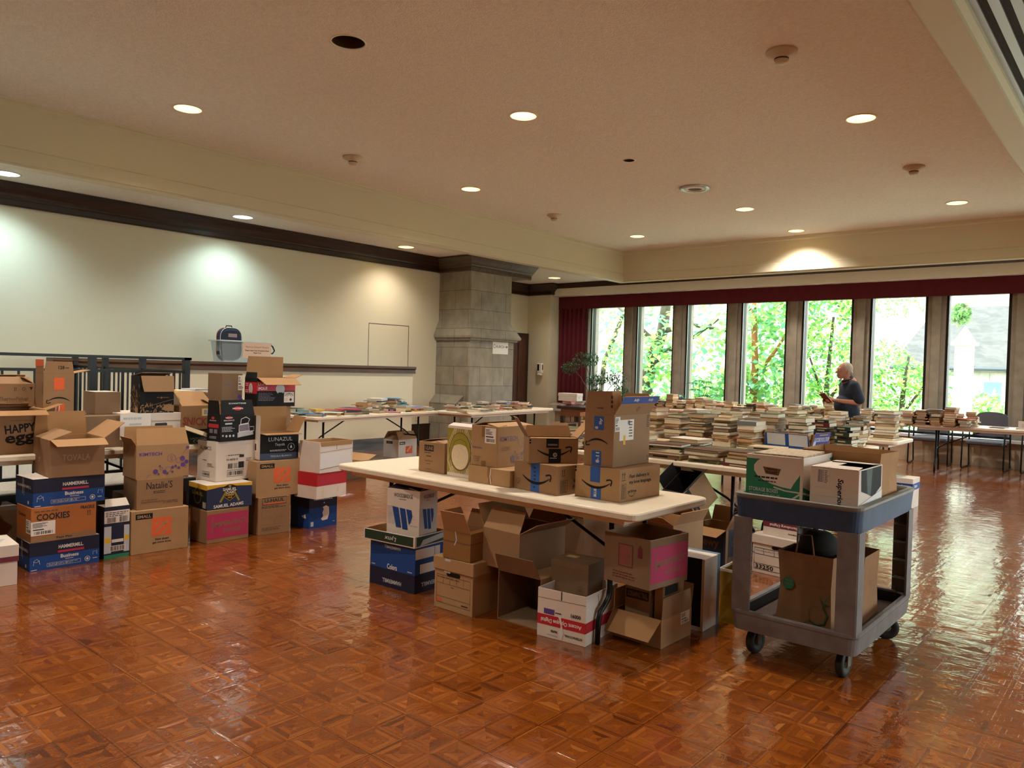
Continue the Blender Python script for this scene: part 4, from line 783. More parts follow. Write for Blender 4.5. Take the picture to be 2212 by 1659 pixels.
rays += [('c', .5, .5, .098, .125, GOLD), ('o', .5, .5, .096, .12, .004, mat('dark_gold', '5c4c14')), ('c', .5, .42, .078, .088, CREAM), ('o', .5, .42, .080, .090, .004, MAR), ('p', [(.24, .60), (.30, .70), (.5, .75), (.7, .70), (.76, .60), (.6, .64), (.5, .65), (.4, .64)], GOLD), ('l', [(.24, .60), (.30, .70), (.5, .75), (.7, .70), (.76, .60)], .003, MATS['dark_gold'])]
box('patterned_gift_box', 'olive gold box with cream rays around a large cream oval', -3.242, 3.44, T0, .2, .243, .321, 88, WHT, B=rays, open_=True, inn=WHT, flaps={'B': (25, .04, WHT), 'D': (10, .1, WHT)})
box('flat_carton', 'low flat brown carton lying under the large hexagon-printed carton', -2.875, 3.362, T0, .31, .348, .098, 88, KRAFT2, B=[('l', [(.52, 1), (.5, .6), (.54, .3), (.52, 0)], .03, TAPE), ('l', [(.55, 1), (.53, .5), (.56, 0)], .006, WPR)])
box('glove_carton', 'large brown carton printed KIMTECH on the front table', -3.007, 3.394, .84, .341, .216, .245, 90, KRAFT2, open_=True, A=[('t', 'KIMTECH', .30, .70, .48, .12, FADED), ('lines', .1, .4, .35, .52, 3, KRAFT)]+[(q[0], q[1]*.8+.12, q[2], q[3], q[4], FADED) if q[0] == 'hex' else q for q in hexart(FADED)], B=[('r', .40, .72, .55, 1, TAPE), ('label', .52, .58, .93, .96), ('t', 'KIMTECH', .24, .45, .36, .05, FADED), ('lines', .1, .1, .4, .25, 3, KRAFT), ('r', .4, 0, .56, .14, TAPE)], flaps={'A': (8, .105), 'C': (14, .1), 'B': (4, .1), 'D': (2, .12)})
box('delivery_box', 'brown delivery box with smiling arrow and blue tape, lower middle of the front table', -2.524, 3.352, T0, .215, .345, .163, 84, KRAFT, B=[('r', .40, 0, .60, 1, BTAPE), ('lines', .47, .1, .52, .9, 6, NAVY), ('smile', .52, .42, .62, False, BLK), ('t', '42X', .10, .3, .25, .10, LBR, 90, False)], A=[('arrows', .22, .78, .22, INK), ('l', [(.12, .08), (.38, .08), (.38, .5), (.12, .5), (.12, .08)], .003, INK), ('lines', .14, .1, .36, .48, 8, INK), ('t', 'With', .78, .46, .36, .15, INK), ('t', "I'm m", .78, .24, .36, .15, INK)], T=[('r', 0, .40, 1, .60, BTAPE)])
box('delivery_box', 'brown delivery box with black tape over its smiling arrow and raised flaps', -2.53, 3.548, .905, .17, .285, .143, 140, KRAFT, open_=True, B=[('smile', .5, .42, .66, False, BLK), ('r', .35, .62, .60, .98, BLK), ('r', .40, .02, .65, .58, BLK), ('lines', .38, .7, .58, .78, 2, SILV), ('o', .53, .34, .010, .010, .003, WPR), ('p', [(.52, .31), (.52, .37), (.545, .34)], WPR), ('lines', .43, .18, .62, .24, 1, SILV), ('r', 0, .78, .04, .84, BLK), ('r', 0, .88, .04, .94, BLK)], flaps={'C': (122, .13, KRAFT3), 'A': (132, .14, KRAFT3), 'D': (100, .06), 'B': (0, .05, KRAFT2)})
box('delivery_box', 'wide brown delivery box printed Fast delivery is my love language, on the front table', -2.177, 3.439, T0, .40, .297, .175, 88, KRAFT2, B=[('r', .35, .52, .57, 1, BTAPE), ('r', .37, 0, .60, .38, BTAPE), ('t', 'BLUE', .47, .2, .26, .06, WPR, 90), ('smile', .48, .45, .64, False, BLK), ('r', 0, .78, .03, .85, BLK), ('r', 0, .88, .03, .95, BLK)],
    A=[('arrows', .09, .79, .24, INK), ('l', [(.05, .1), (.15, .1), (.15, .55), (.05, .55), (.05, .1)], .003, INK), ('lines', .06, .12, .14, .53, 9, INK), ('t', 'Fast delivery is', .47, .74, .48, .14, INK), ('t', 'my love language.', .50, .56, .55, .14, INK), ('t', 'prime', .30, .28, .20, .12, INK), ('smile', .29, .16, .14, False, INK)], T=[('r', 0, .37, 1, .59, BTAPE)])
box('delivery_box', 'tallest brown delivery box on the front table, open, with blue tape on its flaps', -2.238, 3.462, .917, .40, .187, .285, 92, KRAFT, open_=True, B=[('r', .33, .70, .66, .96, BTAPE), ('r', .28, .02, .60, .30, BTAPE), ('t', '8-11', .48, .17, .2, .12, WPR, 90), ('t', '8', .42, .74, .05, .11, WPR, 90), ('t', 'lly', .56, .87, .12, .12, WPR, 90), ('smile', .46, .48, .72, True, BLK)],
    A=[('label', .03, .68, .16, .96), ('r', .15, .50, .53, .90, PAPER), ('lines', .4, .55, .5, .88, 6, INK), ('bar', .36, .8, .42, .88, INK), ('r', .25, .42, .31, .60, YEL), ('lines', .90, .72, .98, .97, 7, INK), ('r', .90, .72, .902, .97, INK), ('arrows', .95, .12, .10, INK)],
    flaps={'B': (90, .125, KRAFT, [('lines', .4, .22, .7, .32, 1, INK), ('r', .86, .3, .92, .42, INK), ('r', .86, .5, .92, .62, INK), ('r', .86, .7, .92, .82, INK)]), 'A': (120, .115, KRAFT, [('r', 0, .62, 1, 1, BTAPE), ('t', 'fully', .38, .8, .14, .2, WPR), ('t', 'fully', .78, .8, .14, .2, WPR), ('o', .55, .3, .012, .012, .003, INK)]), 'C': (92, .12, KIN), 'D': (95, .11, KIN)})
# ---------------------------------------------------------------- under the front table
box('paper_carton', 'bright blue paper carton standing upside down on the floor, left end under the front table', -3.532, 3.239, 0, .28, .415, .291, 93, BLUE, B=[('r', 0, 0, 1, .40, NAVY), ('t', 'HAMMERMILL', .5, .14, .42, .09, SILV, 180), ('t', 'Colors', .5, .47, .22, .12, WPR), ('t', 'HAMMERMILL', .5, .9, .36, .07, SILV, 180), ('lines', .04, .42, .14, .48, 1, SILV), ('lines', .84, .42, .95, .48, 1, SILV)], A=[('r', 0, 0, 1, .40, NAVY), ('t', 'HAMMERMILL', .6, .17, .8, .09, SILV, 180), ('r', .0, .74, .8, .96, WPR), ('l', [(.62, .74), (.62, .96)], .004, BLUE), ('r', .15, .42, .8, .62, WPR)])
box('produce_tray', 'shallow open tray with a dark green band, holding the white wine carton', -3.525, 3.225, .291, .31, .446, .073, 96, WHT, open_=True, B=[('r', .02, .12, .97, .93, DGRN), ('t', 'Lynx', .53, .5, .22, .5, WPR, 180, False, .3)], A=[('r', .05, .12, 1, .93, DGRN), ('p', [(.15, .1), (.9, .4), (.95, .9), (.25, .6)], SILV)], inn=KIN, cat='tray')
WB = [('t', 'WOODBRIDGE', .5, .88, .58, .075, INK, 0, False), ('lines', .38, .8, .62, .82, 1, INK), ('lines', .04, .33, .98, .60, 9, SILV), ('lines', .02, .45, .3, .68, 6, SILV), ('p', [(.17, .66), (.36, .65), (.46, .28), (.30, .28)], BLUE), ('p', [(.40, .65), (.57, .64), (.66, .26), (.50, .26)], BLUE), ('p', [(.60, .64), (.76, .63), (.79, .52), (.74, .40), (.69, .36)], BLUE), ('bar', .54, .06, .82, .15, INK), ('lines', .36, .1, .5, .13, 1, INK)]
box('wine_carton', 'white wine carton printed WOODBRIDGE with a big dark blue letter, standing in the tray', -3.555, 3.285, .297, .19, .265, .345, 100, WHT, B=WB, A=[(q[0], *q[1:]) for q in WB], T=[('r', 0, 0, 1, 1, NAVY)], flaps={'B': (12, .16, NAVY), 'A': (6, .1, NAVY)})
FM = lambda n: [('l', [(.06, .12), (.94, .12), (.94, .66), (.06, .66), (.06, .12)], .003, LBR), ('l', [(.06, .50), (.94, .50)], .002, LBR)]+[('l', [(.06+.88*i/5, .50), (.06+.88*i/5, .66)], .002, LBR) for i in range(1, 5)]+[('l', [(.06, .24), (.94, .24)], .002, LBR), ('lines', .08, .6, .9, .64, 1, LBR), ('lines', .44, .44, .54, .47, 1, LBR), ('lines', .72, .14, .92, .19, 1, INK)]
box('file_box', 'brown lidded file box with an oval hand hole on the floor under the front table', -2.974, 3.176, 0, .36, .31, .305, 91, KRAFT2, B=FM(0)+[('r', .08, .14, .18, .2, ORG), ('r', .26, .72, .42, .98, SILV)], lid=(.072, .007, KRAFT2, [('r', 0, 0, 0, 0, LBR)], [('r', .3, .8, .45, 1, SILV)]), handles=[('B', .155, .215, .11)])
box('taped_carton', 'small brown carton wrapped in shiny tape with one raised flap, on the brown file box', -3.0, 3.175, .311, .215, .21, .165, 94, TAPE, open_=True, B=[('l', [(.3, 0), (.3, 1)], .004, KRAFT), ('l', [(.6, 0), (.6, 1)], .004, KRAFT), ('r', 0, .6, 1, .64, LBR), ('l', [(.45, 1), (.5, .7), (.42, .5)], .008, SILV)], A=[('r', 0, .6, 1, .64, LBR)], flaps={'B': (112, .13, KRAFT2), 'C': (112, .11, KRAFT2), 'D': (108, .10), 'A': (2, .05)})
for i, (c, n_, dx) in enumerate(((RED, 'red', .08), (YEL, 'yellow', .02), (SILV, 'silver', .12))):
    e = thing('small_packet', '%s packet inside the small taped carton' % n_, 'packet', (-3.07, 3.20+dx, .318+i*.0), R(20*i), group='packets in the taped carton')
    m = MB(); m.box(0, 0, 0, .05, .08, .13-.01*i, c); m.build('wrapper', e, .004)
box('sideways_carton', 'empty brown carton lying on its side, dark opening facing out, under the front table', -2.59+.012, 3.286+.36, 0, .282, .304, .36, 0, KRAFT, open_=True, inn=KRAFT3, rot=Euler((0, R(-90), 0)).to_matrix().to_euler(), flaps={'D': (154, .12, KRAFT2), 'B': (180, .14, KRAFT2)})
sw = bpy.data.objects['sideways_carton']; sw.rotation_euler = (Matrix.Rotation(R(92), 3, 'Z') @ Matrix.Rotation(R(-90), 3, 'Y')).to_euler()
box('open_carton', 'large plain brown carton with open flaps resting on the carton lying on its side', -2.716, 3.275, .284, .40, .295, .222, 87, KRAFT, open_=True, flaps={'B': (62, .13, KRAFT2), 'C': (118, .14, KRAFT2), 'A': (150, .13, KRAFT3), 'D': (120, .12, KRAFT3)})
box('white_red_paper_carton', 'white carton with a red band and upside-down lettering, on the floor under the front table', -2.24, 3.256, 0, .357, .298, .262, 96, WHT, open_=True, inn=WHT,
    B=[('l', [(0, .80), (1, .82)], .002, LBR), ('l', [(.5, .82), (.5, 1)], .006, BLK), ('r', 0, .26, 1, .47, RED), ('t', 'Accent Opaque Digital', .5, .365, .84, .11, WPR, 180), ('t', '16000', .80, .56, .2, .08, INK), ('r', .14, .49, .36, .6, PURP), ('lines', .38, .52, .56, .57, 1, INK), ('t', 'INTERNATIONAL', .76, .13, .36, .05, INK, 180), ('t', 'PAPER', .36, .16, .14, .05, INK, 180), ('p', [(.44, .5), (.5, .3), (.47, .12), (.52, .02), (.56, .16), (.53, .3), (.5, .48)], WPR), ('l', [(.22, .08), (.45, .08)], .004, SILV)],
    A=[('r', 0, .26, 1, .47, RED), ('t', 'Accent Opaque', .55, .36, .7, .1, PINK, 180), ('l', [(.35, .95), (.4, .7)], .004, LBR)])
box('small_carton', 'cube-shaped brown carton with a round stamp, standing in the white and red carton', -2.345, 3.42, .012, .20, .235, .366, 98, KRAFT3, B=[('o', .80, .60, .02, .02, .004, LBR), ('c', .80, .60, .011, LBR), ('l', [(0, .9), (1, .9)], .0015, LBR)], T=[('r', .4, .0, .46, 1, KRAFT), ('r', .5, .55, .75, .85, YEL), ('r', .52, .6, .65, .8, WPR)])
box('open_carton', 'open brown carton with a white label on the floor, below the pink-printed box', -1.941, 3.512, 0, .32, .30, .150, 89, KRAFT2, open_=True, A=[('label', .62, .55, .92, .98)], flaps={'B': (222, .14, KRAFT), 'A': (88, .11, KRAFT), 'D': (110, .13, KRAFT2), 'C': (95, .1)})
box('inner_carton', 'narrow brown carton with a black title strip standing in the open carton', -2.03, 3.54, .007, .25, .155, .335, 89, KRAFT3, B=[('r', .05, .64, .95, .78, BLK), ('t', 'SCREAMING TRAIL', .5, .71, .8, .09, KRAFT3)])
box('inner_carton', 'darker brown carton with a black strip, right one inside the open carton', -1.965, 3.56, .007, .22, .05, .335, 89, KRAFT, A=[('r', .08, .76, .7, .9, BLK)])
box('produce_box', 'brown box with a bright pink side panel, stacked on cartons at the table end', -1.916, 3.331, .347, .333, .294, .253, 84, KRAFT3, open_=True, inn=KRAFT, A=[('r', .02, .12, .98, .84, PINK), ('t', 'IMPERFECT', .52, .50, .82, .14, KRAFT3, 3), ('t', 'FOODS', .6, .3, .4, .1, KRAFT3, 3), ('l', [(.14, .28), (.12, .6), (.16, .76)], .006, KRAFT3)],
    B=[('r', .32, .36, .64, .82, MAR), ('p', [(.74, .6), (.84, .6), (.84, .78), (.79, .86), (.74, .78)], MAR), ('lines', .2, .1, .75, .26, 3, MAR), ('r', .34, .38, .62, .8, KRAFT3), ('lines', .35, .40, .62, .8, 9, PINK)])
box('tall_box', 'tall white box with a black side and pale blue edge, right of the front table', -1.908, 3.915, 0, .21, .22, .405, 92, WHT, B=[('r', 0, .06, .93, 1, BLK), ('p', [(0, 0), (.93, .0), (.0, .1)], WHT)], A=[('r', .82, 0, 1, 1, mat('pale_blue_print', '5c7c94'))], T=[('o', .4, .5, .05, .05, .003, SILV), ('r', .82, 0, 1, 1, MATS['pale_blue_print'])])
e = thing('gift_bag', 'shiny gold paper bag with a white rim standing beside the tall white box', 'bag', (-1.83, 4.16, 0), R(93))
m = MB(); a, b, h = .19, .10, .31
v = [(0, 0, 0), (a, 0, 0), (a, b, 0), (0, b, 0), (.01, .01, h*.5), (a-.012, .015, h*.5), (a-.01, b-.01, h*.5), (.0, b-.01, h*.5), (-.005, 0, h), (a+.005, .0, h-.01), (a, b, h), (0, b, h-.008), (a/2, .012, h*.95), (a/2, -.006, .02)]
m.faces(v, [(3, 2, 1, 0), (0, 1, 5, 4), (1, 2, 6, 5), (2, 3, 7, 6), (3, 0, 4, 7), (4, 5, 9, 8), (5, 6, 10, 9), (6, 7, 11, 10), (7, 4, 8, 11)], mat('gold_foil', 'a08428', rough=.3, metal=.4, bump=.5, bscale=12)); m.build('body', e)
m = MB(); m.sweep([(-.005, 0), (a+.005, 0), (a, b), (0, b)], [(-.002, h-.012), (.002, h-.012), (.002, h+.004), (-.002, h+.004)], WHT, closed=True); m.build('rim', e)
# ---------------------------------------------------------------- cart load
box('storage_box', 'white and green storage box printed STORAGE BOXES on the cart', -1.332, 3.765, .791, .47, .290, .245, 90, WHT, open_=True, inn=WHT,
    B=[('r', .0, .0, .95, .91, GRN), ('p', [(.14, .78), (.2, .87), (.28, .93), (1, .93), (1, .8), (.93, .62), (.84, .46), (.80, .36), (.62, .38), (.46, .42), (.32, .48), (.2, .57), (.14, .67)], WHT), ('r', .95, 0, 1, 1, WHT), ('l', [(.50, .02), (.66, .06), (.80, .13), (.95, .27)], .009, WHT), ('l', [(.5, .36), (.7, .31), (.95, .30)], .007, WHT), ('p', [(.30, .76), (.62, .74), (.58, .60), (.35, .62)], LBR), ('t', 'FRENCH', .46, .72, .18, .04, BLK), ('t', 'TOAST', .46, .65, .2, .05, BLK), ('lines', .15, .5, .66, .58, 1, INK), ('lines', .22, .44, .7, .49, 1, INK), ('t', 'STORAGE BOXES', .32, .28, .52, .08, WPR, 0, False), ('t', 'HEAVY DUTY - LETTER, LEGAL SIZE', .34, .19, .55, .045, SILV, 0, False)],
    A=[('p', [(0, 0), (1, 0), (1, .35), (.5, .15), (0, .42)], GRN), ('p', [(.8, .9), (1, .95), (1, .6), (.92, .72)], GRN), ('l', [(0, .3), (.5, .1), (1, .3)], .01, WHT)])
m = MB(); e = thing('flattened_papers', 'pile of patterned papers lying across the top of the green and white storage box', 'paper', (-1.345, 3.80, 1.030), R(93))
m.box(0, 0, 0, .36, .25, .012, mat('mottled_paper', 'b8a68c', noise=.4, nscale=60)); m.build('sheets', e)
box('office_carton', 'white carton on its side printed Superior with a torn open corner, on the cart', -1.073, 3.765, .791, .385, .225, .214, 90, WHT, open_=True, inn=BLK, B=[('t', 'Superior', .62, .46, .62, .15, NAVY, -90, True, .2), ('r', .14, .62, .40, .96, WPR), ('bar', .16, .66, .28, .94, INK), ('lines', .3, .64, .38, .94, 8, INK), ('l', [(0, .55), (1, .53)], .001, SILV), ('l', [(0, .35), (1, .36)], .001, SILV)], A=[('p', [(.08, .98), (.95, .98), (.95, .5), (.6, .3), (.35, .42), (.1, .52)], BLK), ('p', [(.3, .98), (.55, .98), (.5, .35), (.36, .42)], DGRN), ('p', [(.0, .0), (1, 0), (1, .42), (.0, .22)], WPR), ('l', [(0, .22), (1, .42)], .002, LBR)], flaps={'B': (2, .11, WHT), 'D': (3, .12, WHT), 'C': (1, .09, WHT)})
def papercarry(name, label, x, y, z, a, b, h, t, mt, A=(), B=(), handles=True):
    e = thing(name, label, 'bag', (x, y, z), R(t)); m = MB(); i = .012
    v = [(0, 0, 0), (a, 0, 0), (a, b, 0), (0, b, 0), (i, i, h*.55), (a-i, i*.5, h*.5), (a-i, b-i, h*.55), (i, b-i, h*.5), (0, 0, h), (a, 0, h-.008), (a, b, h), (0, b, h-.006)]
    fs = [(3, 2, 1, 0), (0, 1, 5, 4), (1, 2, 6, 5), (2, 3, 7, 6), (3, 0, 4, 7), (4, 5, 9, 8), (5, 6, 10, 9), (6, 7, 11, 10), (7, 4, 8, 11)]
    m.faces(v, fs, mt); o = m.build('body', e); s = o.modifiers.new('s', 'SOLIDIFY'); s.thickness = .002
    mm = MB()
    if A: prints(mm, ((0, -.001, 0), (1, 0, 0), (0, 0, 1)), a, h, A, .004)
    if B: prints(mm, ((-.001, b, 0), (0, -1, 0), (0, 0, 1)), b, h, B, .004)
    if mm.f: mm.build('printing', e)
    if handles:
        m = MB(); m.tube([(.004, b*.68, h-.02), (.004, b*.64, h+.09), (.004, b*.4, h+.095), (.004, b*.34, h-.02)], .004, mt, 6); m.build('handle', e)
    return e
BAGM = mat('brown_bag_paper', '8a6442', rough=.85, noise=.1, nscale=9, bump=.3, bscale=10)
papercarry('paper_bag', 'upright brown paper sack behind the Superior carton on the cart', -1.09, 4.185, .791, .34, .40, .262, 90, mat('tan_bag_paper', 'a47a4e', rough=.85, noise=.1, nscale=8, bump=.3, bscale=9), handles=False)
RT = [('c', .22, .54, .03, GRN), ('t', 'WHOLE', .22, .58, .14, .03, BAGM), ('t', 'FOODS', .22, .53, .14, .03, BAGM), ('l', [(.62, .08), (.75, .04), (.88, .08), (.93, .2), (.85, .3)], .008, mat('bag_green', '2f5a34')), ('l', [(.85, .3), (.9, .42), (.98, .5)], .004, MATS['bag_green']), ('l', [(.85, .3), (.8, .44)], .004, MATS['bag_green']), ('l', [(.86, .32), (.9, .36), (.98, .34)], .005, MATS['bag_green']), ('l', [(.62, .1), (.6, .22), (.68, .3), (.8, .28)], .002, MATS['bag_green']), ('l', [(.5, .02), (.64, .1)], .002, MATS['bag_green'])]
papercarry('paper_bag', 'brown paper grocery bag with a green circle and root vegetable drawing, lower cart shelf', -1.21, 3.88, .185, .19, .285, .36, 86, BAGM, B=RT, A=[('l', [(.5, .1), (.6, .4), (.5, .6), (.7, .8)], .003, MATS['bag_green'])])
papercarry('paper_bag', 'brown paper bag with leafy drawing behind the grocery bag on the lower cart shelf', -1.13, 4.12, .185, .30, .30, .34, 92, BAGM, A=[('l', [(.2, .3), (.3, .5), (.2, .7), (.35, .85)], .004, LBR), ('l', [(.6, .1), (.7, .35), (.6, .5)], .004, LBR)])
e = thing('dark_bag', 'dark crumpled fabric bag stuffed in the top of the grocery bag', 'bag', (-1.33, 4.03, .50)); m = MB()
rnd = random.Random(8); v = []; n = 14
for i in range(8):
    for k in range(n):
        a = 2*PI*k/n; r_ = (.25+.75*math.sin(PI*(i+.6)/8.4))*(1+rnd.uniform(-.1, .1)); v.append((.11*r_*math.cos(a), .10*r_*math.sin(a), .02*i))
m.faces(v, [(i*n+k, i*n+(k+1) % n, (i+1)*n+(k+1) % n, (i+1)*n+k) for i in range(7) for k in range(n)]+[tuple(7*n+k for k in range(n))], mat('dark_cloth', '26221f', rough=.8), True); m.build('cloth', e)
# ---------------------------------------------------------------- right group behind the cart and under the tables
def FM2(): return [('l', [(.04, .1), (.98, .1), (.98, .66), (.04, .66), (.04, .1)], .004, INK), ('l', [(.04, .5), (.98, .5)], .003, INK), ('l', [(.24, .5), (.24, .66)], .003, INK), ('l', [(.46, .5), (.46, .66)], .003, INK), ('l', [(.7, .5), (.7, .66)], .003, INK), ('l', [(.04, .25), (.98, .25)], .003, INK), ('t', '33250', .26, .175, .38, .11, INK), ('lines', .06, .58, .9, .63, 1, SILV)]
box('file_box', 'white file box numbered 33250 seen through the cart', -1.89, 5.36, 0, .40, .37, .275, 84, WHT, B=FM2(), lid=(.06, .008, WHT), handles=[('B', .2, .2, .10)])
box('paper_carton', 'white paper carton with a maroon band and upside-down lettering, on the 33250 box', -1.88, 5.40, .279, .28, .32, .12, 84, WHT, B=[('r', 0, .5, 1, .85, MAR), ('t', 'Williamsburg Digital', .56, .67, .8, .2, WPR, 180), ('t', 'Sylvamo', .75, .25, .3, .14, INK, 180), ('t', '16000', .75, .92, .24, .1, INK, 180)])
box('paper_carton', 'white carton with a blue banded lid standing on the floor beyond the cart', -2.09, 9.30, 0, .30, .42, .33, 90, WHT, lid=(.13, .006, WHT, [('r', 0, .05, 1, .6, BLUE), ('t', 'Digital', .4, .32, .4, .3, WPR)], [('r', 0, .05, 1, .6, BLUE), ('t', 'Digital', .6, .32, .3, .3, WPR)], [('p', [(.2, .2), (.6, .3), (.7, .6), (.3, .7)], SILV)]))
CH = [('r', 0, 0, 1, 1, mat('dark_teal_print', '16283c')), ('t', 'chewy', .5, .58, .66, .3, LBR), ('lines', .3, .3, .8, .34, 1, LBR)]
box('pet_food_box', 'dark blue box printed chewy under the table of flat old books, open brown flaps', -2.447, 5.355, 0, .33, .33, .27, 84, KRAFT, open_=True, B=CH, A=[('r', .1, 0, 1, 1, MATS['dark_teal_print']), ('t', 'chewy', .55, .6, .66, .3, LBR), ('r', .12, .04, .5, .24, KRAFT3)], flaps={'B': (200, .12, KRAFT3), 'A': (112, .12, KRAFT3), 'D': (100, .12), 'C': (110, .12)})
q = box('open_carton', 'brown carton tipped on its corner with a pale flap, on the dark blue box', -2.70, 5.40, .31, .26, .22, .27, 0, KRAFT, open_=True, inn=BLK, A=[('r', .05, .1, .25, .95, BLK), ('t', 'FRAGILE', .15, .5, .7, .1, LBR, 90)], flaps={'B': (165, .12, KRAFT2), 'A': (150, .1, KRAFT2), 'C': (100, .1, KRAFT3)})
q.rotation_euler = (R(0), R(-38), R(70))
box('plain_carton', 'brown carton between the tables with tape across, left of the pet food box', -3.00, 5.30, 0, .34, .30, .34, 78, KRAFT3, open_=True, flaps={'A': (120, .1), 'B': (60, .12, KRAFT2)})
box('plain_carton', 'open brown carton on the floor behind the white and red carton', -3.10, 4.45, 0, .36, .32, .38, 92, KRAFT3, open_=True, flaps={'B': (125, .13), 'A': (110, .12), 'D': (100, .12)})
box('plain_carton', 'brown carton with a pale flap on the floor behind the pink-paneled box', -2.45, 4.55, 0, .36, .34, .42, 84, KRAFT, open_=True, flaps={'B': (150, .12, KRAFT2), 'A': (120, .1)})
box('plain_carton', 'tall brown carton on the floor behind the small taped carton', -3.95, 4.95, 0, .40, .34, .50, 95, KRAFT3, A=[('lines', .2, .7, .8, .85, 3, LBR), ('label', .75, .7, .95, .95)])
box('plain_carton', 'brown carton in the gap under the middle of the front table', -3.40, 4.10, 0, .34, .34, .26, 80, KRAFT, open_=True, flaps={'B': (140, .13), 'C': (120, .12)})
box('dark_carton', 'dim carton deep under the table of flat old books', -3.9, 5.75, 0, .5, .5, .40, 90, KRAFT3)
box('open_carton', 'low open brown carton on the floor near the stair wall', -7.55, 5.15, 0, 1.0, .45, .20, 96, KRAFT3, open_=True, flaps={'A': (165, .16, KRAFT2), 'B': (150, .14), 'C': (120, .14), 'D': (160, .2, KRAFT3)})
box('moving_box', 'brown and white moving box marked SMALL under the books by the stone column', -8.93, 7.78, 0, .42, .32, .28, 96, WHT, A=[('r', .05, .72, .35, .88, BLK), ('t', 'SMALL', .2, .8, .24, .09, WPR), ('r', .38, .2, .75, .62, ORG), ('t', 'THE HOME', .56, .45, .28, .1, WPR, 42)], B=[('r', .2, .75, .6, .9, BLK), ('t', 'SMALL', .4, .82, .3, .09, KRAFT)], open_=True, flaps={'A': (60, .14, KRAFT2), 'C': (60, .14), 'B': (30, .1, KRAFT)})
box('dog_biscuit_box', 'open blue box printed ADULT DOG BISCUITS upside down, among the book stacks', -2.22, 6.42, .741, .30, .42, .10, 82, BLUE, open_=True, flaps={'B': (100, .11, BLUE, [('r', .06, .05, .46, .95, SILV), ('r', .54, .05, .94, .95, SILV)]), 'A': (105, .13, mat('violet_blue_print', '2a3480'), [('t', 'ADULT DOG BISCUITS', .5, .55, .86, .3, SILV, 180), ('lines', .3, .8, .9, .92, 1, YEL), ('r', .06, .08, .2, .45, SILV)]), 'C': (95, .12, KIN), 'D': (120, .1, KIN)})
box('shoe_box', 'white lidded box with a small label lying across book piles on the wooden desk', -8.30, 11.55, .85, .22, .40, .14, 96, WHT, A=[('r', .2, .3, .5, .6, SILV)], lid=(.05, .004, WHT))
box('printed_carton', 'pale carton with a curved line on the floor under the wooden desk', -8.35, 11.35, 0, .40, .35, .45, 96, mat('peach_carton', 'b89878', rough=.8), A=[('r', .1, .8, .8, .95, DGRN), ('smile', .45, .5, .5, False, MAR)])
# ---------------------------------------------------------------- clear bin with backpack on the stair wall
BIN = clearplastic('clear_bin_plastic', 'b8c8d0', .42)
e = thing('storage_bin', 'clear plastic storage bin with a paper sign on the oak cap of the low wall', 'bin', (-9.945, 5.40, 1.412), R(90))
m = MB(); a, b, h = .78, .30, .30
v = [(.04, .02, 0), (a-.04, .02, 0), (a-.04, b-.02, 0), (.04, b-.02, 0), (0, 0, h), (a, 0, h), (a, b, h), (0, b, h)]
m.faces(v, [(3, 2, 1, 0), (0, 1, 5, 4), (1, 2, 6, 5), (2, 3, 7, 6), (3, 0, 4, 7)], BIN); m.build('tub', e)
m = MB(); m.sweep([(0, 0), (a, 0), (a, b), (0, b)], [(-.025, h-.012), (.0, h-.012), (.0, h+.004), (-.025, h+.004)], mat('bin_rim', 'd0dce0', rough=.3), closed=True); m.build('rim', e)
e2 = thing('bin_sign', 'beige paper sign reading Pack-to-School Project on the clear bin', 'sign', (-9.925, 5.71, 1.47), R(90))
m = MB(); m.box(0, -.002, 0, .45, .0, .235, mat('beige_paper', 'd8bca4')); prints(m, ((0, -.002, 0), (1, 0, 0), (0, 0, 1)), .45, .235, [('t', '"Pack-to-School" Project', .5, .68, .84, .14, RED, 0, False), ('t', 'Please Leave Your Donations Here', .5, .48, .84, .08, INK), ('t', 'Thank You!', .5, .34, .28, .08, INK)]); m.build('sheet', e2)
e = thing('backpack', 'dark navy school backpack with an orange edge standing in the clear bin', 'backpack', (-10.08, 5.58, 1.43), R(90))
m = MB(); pts = rounded(-.16, 0, .16, .46, .12, 6); n = len(pts); v = []
for i, (s, dy) in enumerate(((.86, -.08), (1, -.06), (1, .04), (.88, .07))): v += [(p[0]*s, dy, .23+(p[1]-.23)*s) for p in pts]
m.faces(v, [(i*n+k, i*n+(k+1) % n, (i+1)*n+(k+1) % n, (i+1)*n+k) for i in range(3) for k in range(n)][::1]+[tuple(range(n)), tuple(3*n+k for k in range(n-1, -1, -1))], mat('navy_nylon', '1c2438', rough=.7, noise=.3, nscale=30)); m.build('body', e)
m = MB(); m.tube([(p[0], -.065, p[1]) for p in pts]+[(pts[0][0], -.065, pts[0][1])], .006, SILV, 6, False); m.tube([(p[0]*1.0, .04, p[1]) for p in pts], .006, ORG, 6, False); m.build('piping', e)
m = MB(); m.box(-.05, -.083, .33, .08, -.078, .38, mat('dusty_pink', 'a08890')); m.build('badge', e)
m = MB(); m.tube([(-.05, 0, .455), (-.04, 0, .49), (.04, 0, .49), (.05, 0, .455)], .008, BLACKM); m.build('handle', e)
e = thing('strap', 'blue webbing strap hanging over the right rim of the clear bin', 'strap', (-9.98, 6.19, 1.6), 0)
m = MB(); m.tube([(0, -.03, .09), (0, .03, .05), (0, .06, -.01), (0, .03, -.05), (0, .0, -.05)], .011, NAVY, 6); m.build('webbing', e)
